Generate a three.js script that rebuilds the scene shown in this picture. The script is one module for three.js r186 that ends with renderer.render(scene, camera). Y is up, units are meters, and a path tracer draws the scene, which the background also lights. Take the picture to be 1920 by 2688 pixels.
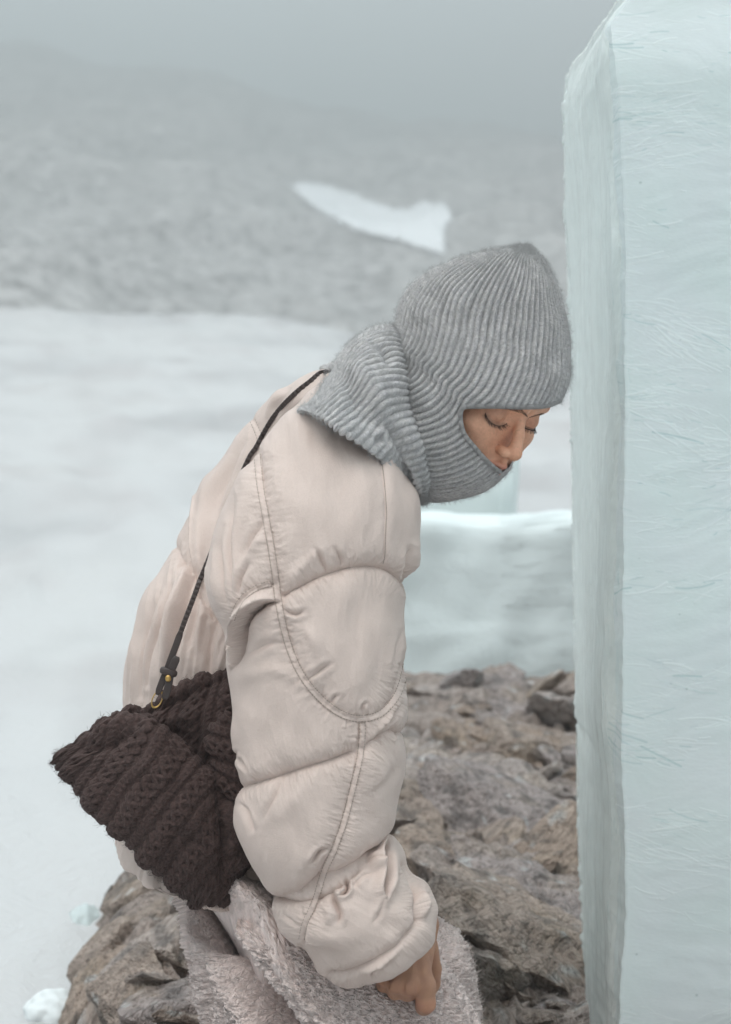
import * as THREE from 'three';
import { mergeGeometries } from 'three/addons/utils/BufferGeometryUtils.js';
import { createNoise2D, createNoise3D } from 'simplex-noise';

// ---------------------------------------------------------------- camera, sky, sun, exposure
const CAM_Y = 1.35, DIST = 2.4, FRAME_H = 1.2;
const scene = new THREE.Scene();
const camera = new THREE.PerspectiveCamera(2 * Math.atan(FRAME_H / 2 / DIST) * 180 / Math.PI, 731 / 1024, 0.1, 3000);
camera.position.set(0, CAM_Y, DIST);
camera.lookAt(0, CAM_Y, 0);
camera.focus = 2.26; camera.userData.fStop = 6.5;
const renderer = new THREE.WebGLRenderer({ antialias: true });
renderer.toneMapping = THREE.LinearToneMapping;
renderer.toneMappingExposure = 2.0;
renderer.shadowMap.enabled = true; renderer.shadowMap.type = THREE.PCFSoftShadowMap;
renderer.setSize(731, 1024);
{ // overcast sky: brighter towards the zenith, as a cloud layer is
  const w = 128, h = 64, d = new Float32Array(w * h * 4);
  for (let y = 0; y < h; y++) for (let x = 0; x < w; x++) {
    const el = ((y + 0.5) / h - 0.5) * Math.PI, s = Math.max(0, Math.sin(el)), i = (y * w + x) * 4;
    const L = el > 0 ? 1.32 * (1 + 0.26 * s) : 0.75;
    d[i] = L * 0.905; d[i + 1] = L * 1.0; d[i + 2] = L * 1.035; d[i + 3] = 1;
  }
  const t = new THREE.DataTexture(d, w, h, THREE.RGBAFormat, THREE.FloatType);
  t.mapping = THREE.EquirectangularReflectionMapping; t.magFilter = t.minFilter = THREE.LinearFilter; t.needsUpdate = true;
  scene.background = t; scene.environment = t;
}
const sun = new THREE.DirectionalLight(0xfff4ea, 1.3);
sun.position.set(-2.2, 9, 4.0); sun.target.position.set(0, 1, 0);
sun.castShadow = true; sun.shadow.radius = 60; sun.shadow.mapSize.set(2048, 2048);
Object.assign(sun.shadow.camera, { left: -4, right: 4, top: 4, bottom: -4, near: 0.5, far: 40 });
scene.add(sun, sun.target);
scene.fog = new THREE.FogExp2(0xdfe6e8, 0.0079);

// ---------------------------------------------------------------- helpers
function rng(seed) { let a = seed | 0; return () => { a = (a + 0x6d2b79f5) | 0; let t = Math.imul(a ^ (a >>> 15), 1 | a); t = (t + Math.imul(t ^ (t >>> 7), 61 | t)) ^ t; return ((t ^ (t >>> 14)) >>> 0) / 4294967296; }; }
const n2 = createNoise2D(rng(11)), n2b = createNoise2D(rng(12)), n3 = createNoise3D(rng(13)), n3b = createNoise3D(rng(14));
const clamp = (x, a = 0, b = 1) => Math.min(b, Math.max(a, x)), lerp = (a, b, t) => a + (b - a) * t;
const sstep = (a, b, x) => { const t = clamp((x - a) / (b - a)); return t * t * (3 - 2 * t); };
const fbm3 = (x, y, z, o = 4) => { let s = 0, a = 0.5; for (let i = 0; i < o; i++) { s += a * n3(x, y, z); x = x * 2.03 + 7.1; y = y * 2.03 + 3.7; z = z * 2.03 - 5.3; a *= 0.5; } return s; };
const fbm2 = (x, y, o = 4) => { let s = 0, a = 0.5; for (let i = 0; i < o; i++) { s += a * n2(x, y); x = x * 2.03 + 7.1; y = y * 2.03 + 3.7; a *= 0.5; } return s; };
const K = FRAME_H / 2688;                                       // metres per picture unit in the plane of the person
const X = (px, z) => (px - 960) * K * (DIST - z) / DIST, Y = (py, z) => CAM_Y - (py - 1344) * K * (DIST - z) / DIST;
const V = (x, y, z) => new THREE.Vector3(x, y, z);
const at = (px, py, z) => V(X(px, z), Y(py, z), z);
const toPx = (x, y, z) => [960 + x / K * DIST / (DIST - z), 1344 - (y - CAM_Y) / K * DIST / (DIST - z)];
const names = {};
const numbered = (n) => { const k = (names[n] = (names[n] ?? -1) + 1); return k ? n + '_' + String(k).padStart(3, '0') : n; };
function tag(o, label, category, group) { o.userData = { label, category }; if (group) o.userData.group = group; return o; }
function struct(o, label) { o.userData = { kind: 'structure', label }; return o; }
function mesh(name, geo, mat, parent = scene) { const m = new THREE.Mesh(geo, mat); m.name = parent === scene ? numbered(name) : name; m.castShadow = m.receiveShadow = true; parent.add(m); return m; }
function group(name, p = [0, 0, 0]) { const g = new THREE.Group(); g.name = numbered(name); g.position.set(...p); scene.add(g); return g; }
const cr = (a, b, c, d, t) => 0.5 * (2 * b + (c - a) * t + (2 * a - 5 * b + 4 * c - d) * t * t + (3 * b - a - 3 * c + d) * t * t * t);
function spline(rows, f) { const n = rows.length - 1, i = Math.min(n - 1, Math.max(0, Math.floor(f))), t = f - i, g = (k) => rows[clamp(k, 0, n)]; const A = g(i - 1), B = g(i), C = g(i + 1), D = g(i + 2); return B.map((b, k) => cr(A[k] ?? 0, b, C[k] ?? 0, D[k] ?? 0, t)); }
function lineOf(pts, step = 7, smooth = true) {                // a curve through picture points with its running length
  const out = [];
  for (let i = 0; i < pts.length - 1; i++) { const L = Math.hypot(pts[i + 1][0] - pts[i][0], pts[i + 1][1] - pts[i][1]), k = Math.max(1, Math.ceil(L / step)); for (let j = 0; j < k; j++) out.push(smooth ? spline(pts, i + j / k) : pts[i].map((v, c) => lerp(v, pts[i + 1][c], j / k))); }
  out.push(pts[pts.length - 1].slice());
  const s = [0]; let box = [1e9, 1e9, -1e9, -1e9];
  out.forEach((p, i) => { if (i) s.push(s[i - 1] + Math.hypot(p[0] - out[i - 1][0], p[1] - out[i - 1][1])); box = [Math.min(box[0], p[0]), Math.min(box[1], p[1]), Math.max(box[2], p[0]), Math.max(box[3], p[1])]; });
  return { p: out, s, L: s[s.length - 1], box };
}
const hit = { d: 0, sd: 0, s: 0 };
function near(l, x, y, reach) {                                 // distance to a curve, its sign (right of travel is positive) and place along it
  if (x < l.box[0] - reach || x > l.box[2] + reach || y < l.box[1] - reach || y > l.box[3] + reach) return false;
  let best = reach * reach, ok = false; const P = l.p;
  for (let i = 0; i < P.length - 1; i++) {
    const ax = P[i][0], ay = P[i][1], bx = P[i + 1][0] - ax, by = P[i + 1][1] - ay, qx = x - ax, qy = y - ay, ll = bx * bx + by * by || 1e-9, t = clamp((qx * bx + qy * by) / ll), ex = qx - t * bx, ey = qy - t * by, dd = ex * ex + ey * ey;
    if (dd < best) { best = dd; ok = true; hit.d = Math.sqrt(dd); hit.sd = bx * qy - by * qx > 0 ? -hit.d : hit.d; hit.s = l.s[i] + t * Math.sqrt(ll); }
  }
  return ok;
}
function inPoly(poly, x, y) { let c = false; for (let i = 0, j = poly.length - 1; i < poly.length; j = i++) { const a = poly[i], b = poly[j]; if ((a[1] > y) !== (b[1] > y) && x < (b[0] - a[0]) * (y - a[1]) / (b[1] - a[1]) + a[0]) c = !c; } return c; }
// A closed tube through rungs [lx, ly, rx, ry, z, front depth, back depth, tilt]: each rung is a rounded cross-section with its own width, depth and place.
function ladder(rows, nu, nv, { power = 2, frontShare = 0.5, disp, color } = {}) {
  rows = rows.map((r) => Array.from({ length: 9 }, (_, i) => r[i] ?? 0));
  const fine = [], M = (rows.length - 1) * 24; let acc = [0];
  for (let i = 0; i <= M; i++) { fine.push(spline(rows, i / 24)); if (i) { const a = fine[i - 1], b = fine[i]; acc.push(acc[i - 1] + 0.5 * (Math.hypot(a[0] - b[0], a[1] - b[1]) + Math.hypot(a[2] - b[2], a[3] - b[3])) + 1e-4); } }
  const total = acc[M]; let k = 0; const nr = nv + 1;
  const pos = new Float32Array((nu + 1) * nr * 3), uv = new Float32Array((nu + 1) * nr * 2), flat = new Float32Array((nu + 1) * nr * 2), side = new Float32Array((nu + 1) * nr);
  const e = 2 / power, A = 64;
  for (let i = 0; i <= nu; i++) {
    const want = total * i / nu; while (k < M - 1 && acc[k + 1] < want) k++;
    const t = clamp((want - acc[k]) / (acc[k + 1] - acc[k] || 1)), r = fine[k].map((v, c) => lerp(v, fine[k + 1][c], t));
    const [lx, ly, rx, ry, z, df, db0, tilt = 0, lean = 0] = r, db = db0 > 0.0001 ? db0 : df, mx = (lx + rx) / 2, my = (ly + ry) / 2, hx = (rx - lx) / 2, hy = (ry - ly) / 2, h = Math.hypot(hx, hy) || 1e-6, s = (DIST - z) / DIST * K;
    const px_ = -hy / h, py_ = hx / h, shape = (a) => { const c = Math.cos(a), q = Math.sin(a); return [Math.sign(c) * Math.abs(c) ** e, Math.sign(q) * Math.abs(q) ** e]; };
    const half = (dep, sign) => { const arr = [[...shape(0), 0]]; let L = 0, o = arr[0]; for (let q = 1; q <= A; q++) { const c = shape(Math.PI * q / A); L += Math.hypot((c[0] - o[0]) * h * s, (c[1] - o[1]) * dep); arr.push([c[0], c[1] * sign, L]); o = c; } return arr; };
    const F = half(df, 1), B = half(db, -1), LF = F[A][2], LB = B[A][2];
    const pick = (T, l) => { let q = 1; while (q < A && T[q][2] < l) q++; const a = T[q - 1], b = T[q], f = clamp((l - a[2]) / (b[2] - a[2] || 1)); return [lerp(a[0], b[0], f), lerp(a[1], b[1], f)]; };
    for (let j = 0; j <= nv; j++) {
      const w = j / nv, front = w <= frontShare, f = front ? w / frontShare : (w - frontShare) / (1 - frontShare), c = front ? pick(F, f * LF) : pick(B, (1 - f) * LB), dep = c[1] > 0 ? df : db, o = i * nr + j;
      const X_ = mx + hx * c[0] + px_ * tilt * c[1], Y_ = my + hy * c[0] + py_ * tilt * c[1];
      flat[o * 2] = X_; flat[o * 2 + 1] = Y_; side[o] = c[1];
      pos[o * 3] = (X_ - 960) * s; pos[o * 3 + 1] = CAM_Y - (Y_ - 1344) * s; pos[o * 3 + 2] = z + c[1] * dep - c[0] * lean;
      uv[o * 2] = front ? f * LF : LF + f * LB; uv[o * 2 + 1] = want * K;
    }
  }
  const idx = []; for (let i = 0; i < nu; i++) for (let j = 0; j < nv; j++) { const a = i * nr + j, b = a + nr; idx.push(a, b, a + 1, b, b + 1, a + 1); }
  const g = new THREE.BufferGeometry(); g.setAttribute('position', new THREE.BufferAttribute(pos, 3)); g.setAttribute('uv', new THREE.BufferAttribute(uv, 2)); g.setIndex(idx);
  const weld = () => { g.computeVertexNormals(); const n = g.attributes.normal; for (let i = 0; i <= nu; i++) { const a = i * nr, b = a + nv, v = V(n.getX(a) + n.getX(b), n.getY(a) + n.getY(b), n.getZ(a) + n.getZ(b)).normalize(); n.setXYZ(a, v.x, v.y, v.z); n.setXYZ(b, v.x, v.y, v.z); } };
  weld();
  // outward check: front vertices should face +z
  { let s = 0; const n = g.attributes.normal; for (let o = 0; o < side.length; o += 7) s += n.getZ(o) * Math.sign(side[o]); if (s < 0) { for (let i = 0; i < idx.length; i += 3) { const t = idx[i]; idx[i] = idx[i + 1]; idx[i + 1] = t; } g.setIndex(idx); weld(); } }
  if (disp) {
    const n = g.attributes.normal, base = pos.slice();
    for (let i = 0; i <= nu; i++) for (let j = 0; j <= nv; j++) {
      const o = i * nr + j, jj = j === nv ? i * nr : o, pj = toPx(base[jj * 3], base[jj * 3 + 1], base[jj * 3 + 2]), d = disp(pj[0], pj[1], side[jj], i / nu, j / nv, uv[o * 2], uv[o * 2 + 1], n.getZ(o), pos[o * 3], pos[o * 3 + 1], pos[o * 3 + 2]);
      pos[o * 3] += n.getX(o) * d; pos[o * 3 + 1] += n.getY(o) * d; pos[o * 3 + 2] += n.getZ(o) * d;
    }
    weld();
  }
  if (color) { const c = new Float32Array((nu + 1) * nr * 3); for (let o = 0; o < side.length; o++) { const q = color(flat[o * 2], flat[o * 2 + 1], side[o], pos[o * 3], pos[o * 3 + 1], pos[o * 3 + 2]); c.set(q, o * 3); } g.setAttribute('color', new THREE.BufferAttribute(c, 3)); }
  g.userData.flat = flat; g.userData.side = side;
  return g;
}
// Front surface of built geometry, looked up by picture place (used to lay tapes, stitches and straps on cloth).
function surface(geos, cell = 3) {
  const W = Math.ceil(1920 / cell), H = Math.ceil(2900 / cell), Z = new Float32Array(W * H).fill(-99);
  for (const g of [].concat(geos)) {
    const p = g.attributes.position.array, ix = g.index.array, q = new Float32Array(p.length / 3 * 2);
    for (let i = 0; i < p.length / 3; i++) { const [a, b] = toPx(p[i * 3], p[i * 3 + 1], p[i * 3 + 2]); q[i * 2] = a / cell; q[i * 2 + 1] = b / cell; }
    for (let t = 0; t < ix.length; t += 3) {
      const a = ix[t], b = ix[t + 1], c = ix[t + 2], ax = q[a * 2], ay = q[a * 2 + 1], bx = q[b * 2] - ax, by = q[b * 2 + 1] - ay, cx = q[c * 2] - ax, cy = q[c * 2 + 1] - ay, det = bx * cy - by * cx; if (Math.abs(det) < 1e-9) continue;
      const x0 = Math.max(0, Math.floor(Math.min(ax, ax + bx, ax + cx))), x1 = Math.min(W - 1, Math.ceil(Math.max(ax, ax + bx, ax + cx))), y0 = Math.max(0, Math.floor(Math.min(ay, ay + by, ay + cy))), y1 = Math.min(H - 1, Math.ceil(Math.max(ay, ay + by, ay + cy)));
      for (let y = y0; y <= y1; y++) for (let x = x0; x <= x1; x++) { const u = ((x - ax) * cy - (y - ay) * cx) / det, v = (bx * (y - ay) - by * (x - ax)) / det; if (u < -0.02 || v < -0.02 || u + v > 1.02) continue; const z = p[a * 3 + 2] + u * (p[b * 3 + 2] - p[a * 3 + 2]) + v * (p[c * 3 + 2] - p[a * 3 + 2]); if (z > Z[y * W + x]) Z[y * W + x] = z; }
    }
  }
  return (px, py) => { const x = px / cell, y = py / cell, i = clamp(Math.floor(x), 0, W - 2), j = clamp(Math.floor(y), 0, H - 2); let s = 0, w = 0; for (let b = 0; b < 2; b++) for (let a = 0; a < 2; a++) { const z = Z[(j + b) * W + i + a]; if (z < -50) continue; const k = (a ? x - i : 1 - x + i) * (b ? y - j : 1 - y + j) + 1e-5; s += z * k; w += k; } return w ? s / w : null; };
}
function strip(surf, pts, width, lift, { across = 6, step = 4, wrinkle = 0 } = {}) {   // a band lying on a surface along a curve
  const l = lineOf(pts, step), pos = [], uv = [], idx = []; let rows = 0;
  for (let i = 0; i < l.p.length; i++) {
    const a = l.p[Math.max(0, i - 1)], b = l.p[Math.min(l.p.length - 1, i + 1)], L = Math.hypot(b[0] - a[0], b[1] - a[1]) || 1, nx = -(b[1] - a[1]) / L, ny = (b[0] - a[0]) / L, row = [];
    for (let j = 0; j <= across; j++) { const f = j / across * 2 - 1, x = l.p[i][0] + nx * f * width / 2, y = l.p[i][1] + ny * f * width / 2, z = surf(x, y); if (z === null) break; const up = lift * (1 - f ** 6) - 0.0012 * (Math.abs(f) ** 6) + wrinkle * (1 - f ** 4) * n2(l.s[i] / 5, j * 0.25 + 40); row.push(at(x, y, z + up)); }
    if (row.length <= across) continue;
    row.forEach((v, j) => { pos.push(v.x, v.y, v.z); uv.push(j / across * width * K, l.s[i] * K); });
    if (rows) for (let j = 0; j < across; j++) { const c = rows * (across + 1) + j, p = c - across - 1; idx.push(p, p + 1, c, p + 1, c + 1, c); }
    rows++;
  }
  const g = new THREE.BufferGeometry(); g.setAttribute('position', new THREE.Float32BufferAttribute(pos, 3)); g.setAttribute('uv', new THREE.Float32BufferAttribute(uv, 2)); g.setIndex(idx); g.computeVertexNormals();
  return g;
}
function tube(points, r, seg = 8, closed = false, taper) {
  const c = new THREE.CatmullRomCurve3(points, closed), n = Math.max(6, points.length * 3), g = new THREE.TubeGeometry(c, n, r, seg, closed);
  if (taper) { const p = g.attributes.position; for (let i = 0; i <= n; i++) { const m = c.getPointAt(i / n), k = taper(i / n); for (let j = 0; j <= seg; j++) { const o = i * (seg + 1) + j; p.setXYZ(o, lerp(m.x, p.getX(o), k), lerp(m.y, p.getY(o), k), lerp(m.z, p.getZ(o), k)); } } g.computeVertexNormals(); }
  return g;
}
// Smooth-blended solids meshed by surface nets.
const smin = (a, b, k) => { const h = Math.max(k - Math.abs(a - b), 0) / k; return Math.min(a, b) - h * h * h * k / 6; };
const smax = (a, b, k) => -smin(-a, -b, k);
function capsule(x, y, z, a, b, ra, rb) { const dx = b[0] - a[0], dy = b[1] - a[1], dz = b[2] - a[2], t = clamp(((x - a[0]) * dx + (y - a[1]) * dy + (z - a[2]) * dz) / (dx * dx + dy * dy + dz * dz)); return Math.hypot(x - a[0] - t * dx, y - a[1] - t * dy, z - a[2] - t * dz) - lerp(ra, rb, t); }
function ball(x, y, z, c, r) { const k0 = Math.hypot((x - c[0]) / r[0], (y - c[1]) / r[1], (z - c[2]) / r[2]), k1 = Math.hypot((x - c[0]) / (r[0] * r[0]), (y - c[1]) / (r[1] * r[1]), (z - c[2]) / (r[2] * r[2])); return k1 > 1e-9 ? k0 * (k0 - 1) / k1 : -Math.min(...r); }
function nets(f, lo, hi, cell, colorAt) {
  const n = [0, 1, 2].map((k) => Math.ceil((hi[k] - lo[k]) / cell) + 1), [nx, ny, nz] = n, D = new Float32Array(nx * ny * nz), id = (i, j, k) => (k * ny + j) * nx + i;
  for (let k = 0; k < nz; k++) for (let j = 0; j < ny; j++) for (let i = 0; i < nx; i++) D[id(i, j, k)] = f(lo[0] + i * cell, lo[1] + j * cell, lo[2] + k * cell);
  const vi = new Int32Array(nx * ny * nz).fill(-1), pos = [], idx = [];
  for (let k = 0; k < nz - 1; k++) for (let j = 0; j < ny - 1; j++) for (let i = 0; i < nx - 1; i++) {
    let c = 0, x = 0, y = 0, z = 0;
    const v = []; for (let q = 0; q < 8; q++) v.push(D[id(i + (q & 1), j + ((q >> 1) & 1), k + (q >> 2))]);
    for (let a = 0; a < 8; a++) for (const b of [a ^ 1, a ^ 2, a ^ 4]) if (b > a && (v[a] < 0) !== (v[b] < 0)) { const t = v[a] / (v[a] - v[b]); x += lerp(a & 1, b & 1, t); y += lerp((a >> 1) & 1, (b >> 1) & 1, t); z += lerp(a >> 2, b >> 2, t); c++; }
    if (c) { vi[id(i, j, k)] = pos.length / 3; pos.push(lo[0] + (i + x / c) * cell, lo[1] + (j + y / c) * cell, lo[2] + (k + z / c) * cell); }
  }
  const quad = (a, b, c, d, flip) => { if (a < 0 || b < 0 || c < 0 || d < 0) return; flip ? idx.push(a, c, b, a, d, c) : idx.push(a, b, c, a, c, d); };
  for (let k = 1; k < nz - 1; k++) for (let j = 1; j < ny - 1; j++) for (let i = 1; i < nx - 1; i++) {
    const s = D[id(i, j, k)] < 0;
    if (s !== D[id(i + 1, j, k)] < 0) quad(vi[id(i, j - 1, k - 1)], vi[id(i, j, k - 1)], vi[id(i, j, k)], vi[id(i, j - 1, k)], !s);
    if (s !== D[id(i, j + 1, k)] < 0) quad(vi[id(i - 1, j, k - 1)], vi[id(i - 1, j, k)], vi[id(i, j, k)], vi[id(i, j, k - 1)], !s);
    if (s !== D[id(i, j, k + 1)] < 0) quad(vi[id(i - 1, j - 1, k)], vi[id(i, j - 1, k)], vi[id(i, j, k)], vi[id(i - 1, j, k)], !s);
  }
  const g = new THREE.BufferGeometry(); g.setAttribute('position', new THREE.Float32BufferAttribute(pos, 3)); g.setIndex(idx);
  const no = new Float32Array(pos.length), uv = new Float32Array(pos.length / 3 * 2), col = new Float32Array(pos.length), h = cell * 0.6;
  for (let i = 0; i < pos.length; i += 3) {
    const [x, y, z] = [pos[i], pos[i + 1], pos[i + 2]], v = V(f(x + h, y, z) - f(x - h, y, z), f(x, y + h, z) - f(x, y - h, z), f(x, y, z + h) - f(x, y, z - h)).normalize();
    no.set([v.x, v.y, v.z], i); uv.set([x + z * 0.5, y], i / 3 * 2); col.set(colorAt(x, y, z), i);
  }
  g.setAttribute('normal', new THREE.BufferAttribute(no, 3)); g.setAttribute('uv', new THREE.BufferAttribute(uv, 2)); g.setAttribute('color', new THREE.BufferAttribute(col, 3));
  return g;
}
function texture(w, h, fn, { srgb = false, repeat = true } = {}) {   // fn(u, v) -> linear grey or [r, g, b] 0..1
  const d = new Uint8Array(w * h * 4), enc = (x) => Math.round(255 * clamp(srgb ? (x <= 0.0031308 ? 12.92 * x : 1.055 * x ** (1 / 2.4) - 0.055) : x));
  for (let y = 0; y < h; y++) for (let x = 0; x < w; x++) { const c = fn(x / w, y / h), i = (y * w + x) * 4; if (typeof c === 'number') { d[i] = d[i + 1] = d[i + 2] = enc(c); } else { d[i] = enc(c[0]); d[i + 1] = enc(c[1]); d[i + 2] = enc(c[2]); } d[i + 3] = 255; }
  const t = new THREE.DataTexture(d, w, h); t.colorSpace = srgb ? THREE.SRGBColorSpace : THREE.NoColorSpace; t.wrapS = t.wrapT = repeat ? THREE.RepeatWrapping : THREE.ClampToEdgeWrapping; t.magFilter = THREE.LinearFilter; t.minFilter = THREE.LinearMipmapLinearFilter; t.generateMipmaps = true; t.needsUpdate = true;
  return t;
}
const tiled = (t, sx, sy = sx) => { const c = t.clone(); c.repeat.set(sx, sy); c.needsUpdate = true; return c; };
const per2 = (u, v, f, s = 0) => { const a = u * 2 * Math.PI, b = v * 2 * Math.PI, r = f / (2 * Math.PI); return n3b(Math.cos(a) * r + s, Math.sin(a) * r + Math.cos(b) * r, Math.sin(b) * r - s); };
const std = (o) => new THREE.MeshStandardMaterial({ roughness: 1, ...o });
const phy = (o) => new THREE.MeshPhysicalMaterial({ roughness: 1, ...o });
const lin = (r, g, b) => new THREE.Color().setRGB(r, g, b);
// hair-like tufts set on a surface
function tuftGeometry(seed, hairs, len, rad, spread, curl) {
  const R = rng(seed), gs = [];
  for (let i = 0; i < hairs; i++) {
    const a = R() * 6.283, o = V(Math.cos(a), 0, Math.sin(a)).multiplyScalar(spread * R()), lean = V(Math.cos(a + R()), 0, Math.sin(a + R())), L = len * (0.5 + R() * 0.7), pts = [];
    for (let q = 0; q <= 3; q++) { const t = q / 3; pts.push(o.clone().add(V(0, L * t * (1 - 0.3 * curl * t), 0)).addScaledVector(lean, L * curl * t * t)); }
    const g = new THREE.TubeGeometry(new THREE.CatmullRomCurve3(pts), 3, rad, 3, false);
    gs.push(g);
  }
  return mergeGeometries(gs);
}
function tufts(name, geo, count, tuft, mat, parent, seed, { keep = () => true, tiltTo = null, scale = [0.7, 1.3] } = {}) {
  const p = geo.attributes.position, n = geo.attributes.normal, R = rng(seed), ms = [], up = V(0, 1, 0);
  for (let tries = 0; ms.length < count && tries < count * 30; tries++) {
    const i = Math.floor(R() * p.count), x = p.getX(i), y = p.getY(i), z = p.getZ(i), N = V(n.getX(i), n.getY(i), n.getZ(i));
    if (!keep(x, y, z, N, i)) continue;
    if (tiltTo) N.addScaledVector(tiltTo, 0.6);
    N.x += (R() - 0.5) * 0.9; N.y += (R() - 0.5) * 0.9; N.z += (R() - 0.5) * 0.9; N.normalize();
    const q = new THREE.Quaternion().setFromUnitVectors(up, N).multiply(new THREE.Quaternion().setFromAxisAngle(up, R() * 6.283)), s = lerp(scale[0], scale[1], R());
    ms.push(new THREE.Matrix4().compose(V(x, y, z), q, V(s, s, s)));
  }
  const m = new THREE.InstancedMesh(tuft, mat, ms.length); ms.forEach((a, i) => m.setMatrixAt(i, a));
  m.name = name; m.userData = { kind: 'stuff' }; m.castShadow = m.receiveShadow = true; parent.add(m);
  return m;
}

// ---------------------------------------------------------------- snow field, hill, snow patch
const crestRow = [[-40, 5.6], [-16, 4.55], [-8, 4.40], [-5.4, 4.36], [-4.7, 4.33], [-4.2, 4.29], [-3.6, 4.31], [-2.9, 4.30], [-2.0, 4.27], [-1.5, 4.26], [-1.0, 4.20], [-0.6, 4.13], [0, 3.98], [0.6, 3.75], [1.5, 3.4], [3, 3.0], [8, 2.2], [40, 1.2]];
const crest = (x) => { x = clamp(x, -39, 39); let i = 0; while (x > crestRow[i + 1][0]) i++; const t = (x - crestRow[i][0]) / (crestRow[i + 1][0] - crestRow[i][0]); return lerp(crestRow[i][1], crestRow[i + 1][1], t * t * (3 - 2 * t)); };
function snowBase(x, z) {
  if (z > -0.8) return 0.55 + 0.139 * (-z - 0.8) * (z > 2 ? Math.max(0, 1 - (z - 2) / 8) + 2 / z * 0.2 : 1);
  const t = (-z - 0.8) / 27.2, xx = x * 30.4 / Math.max(3, 2.4 - z);
  if (t <= 1) return 0.55 + (lerp(4.3, crest(xx), sstep(0.25, 1, t)) - 0.55) * t;
  return Math.max(-2, crest(xx) - (t - 1) * 27.2 * 0.16 - Math.min(1.2, ((t - 1) * 6) ** 2));
}
function snowAt(x, z) {
  const d = Math.hypot(x, DIST - z), soft = sstep(600, 40, d);
  return snowBase(x, z) + soft * (0.10 * n2(x * 0.16, z * 0.10) * sstep(4, 25, d) + 0.050 * n2b(x * 0.55 + 3, z * 0.30) * sstep(2, 8, d) + 0.050 * Math.abs(n2(x * 1.5 + 9, z * 0.9)) + 0.010 * n2b(x * 4, z * 3.2) + 0.003 * n2(x * 14, z * 12));
}
{
  const rs = [], th = []; for (let i = 0; i <= 230; i++) rs.push(1.2 * (900 / 1.2) ** (i / 230) );
  for (let i = 0; i < 300; i++) { const f = i / 300 * 2 - 1; th.push(Math.PI * (0.16 * f + 0.84 * f ** 5)); }
  const pos = [], uv = [], idx = [], nt = th.length;
  for (const r of rs) for (const a of th) { const x = Math.sin(a) * r, z = DIST - Math.cos(a) * r; pos.push(x, snowAt(x, z), z); uv.push(x, z); }
  for (let i = 0; i < rs.length - 1; i++) for (let j = 0; j < nt; j++) { const a = i * nt + j, b = i * nt + (j + 1) % nt, c = a + nt, d = b + nt; idx.push(a, c, b, b, c, d); }
  const c0 = pos.length / 3; pos.push(0, 0.2, DIST); uv.push(0, DIST); for (let j = 0; j < nt; j++) idx.push(c0, j, (j + 1) % nt);
  const g = new THREE.BufferGeometry(); g.setAttribute('position', new THREE.Float32BufferAttribute(pos, 3)); g.setAttribute('uv', new THREE.Float32BufferAttribute(uv, 2)); g.setIndex(idx); g.computeVertexNormals();
  if (g.attributes.normal.getY(nt * 20) < 0) { const a = g.index.array; for (let i = 0; i < a.length; i += 3) { const t = a[i]; a[i] = a[i + 1]; a[i + 1] = t; } g.computeVertexNormals(); }
  // old snow: faint grey-green and pinkish stains
  const col = []; for (let i = 0; i < pos.length; i += 3) { const x = pos[i], z = pos[i + 2], a = fbm2(x * 0.35 + 4, z * 0.22, 3), b = fbm2(x * 0.9 - 8, z * 0.5 + 2, 3), k = 0.53 - 0.10 * clamp(a * 2) - 0.06 * clamp(b * 2) - 0.05 * clamp(n2(x * 2.2, z * 1.3 + 5) - 0.1); col.push(k * (0.985 + 0.03 * clamp(b * 1.5)), k * 0.99, k * (1.0 + 0.01 * a)); }
  g.setAttribute('color', new THREE.Float32BufferAttribute(col, 3));
  const bump = texture(256, 256, (u, v) => 0.5 + 0.35 * per2(u, v, 9) + 0.2 * per2(u, v, 34, 5));
  struct(mesh('snow_ground', g, std({ vertexColors: true, roughness: 0.85, bumpMap: tiled(bump, 2.5), bumpScale: 0.004 })), 'pale old snow field rising gently behind the person to a soft crest');
}
const ridge = (x) => clamp(79 - 0.17 * (x + 61), 22, 105);
function hillAt(x, z) {
  const d = -z - 40; if (d < 0) return 1 + d * 0.4;
  const top = ridge(x) + 3 * n2(x * 0.02, 4), t = d / 300, y = t < 1 ? 1 + (top - 1) * t : top + 3 * Math.sin(Math.min(1.5, (t - 1) * 2)) - Math.max(0, t - 1.6) * 20;
  return y + 1.5 * n2(x * 0.045, z * 0.03) + 0.35 * n2b(x * 0.16, z * 0.12) + 0.16 * n2(x * 0.5, z * 0.4);
}
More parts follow.
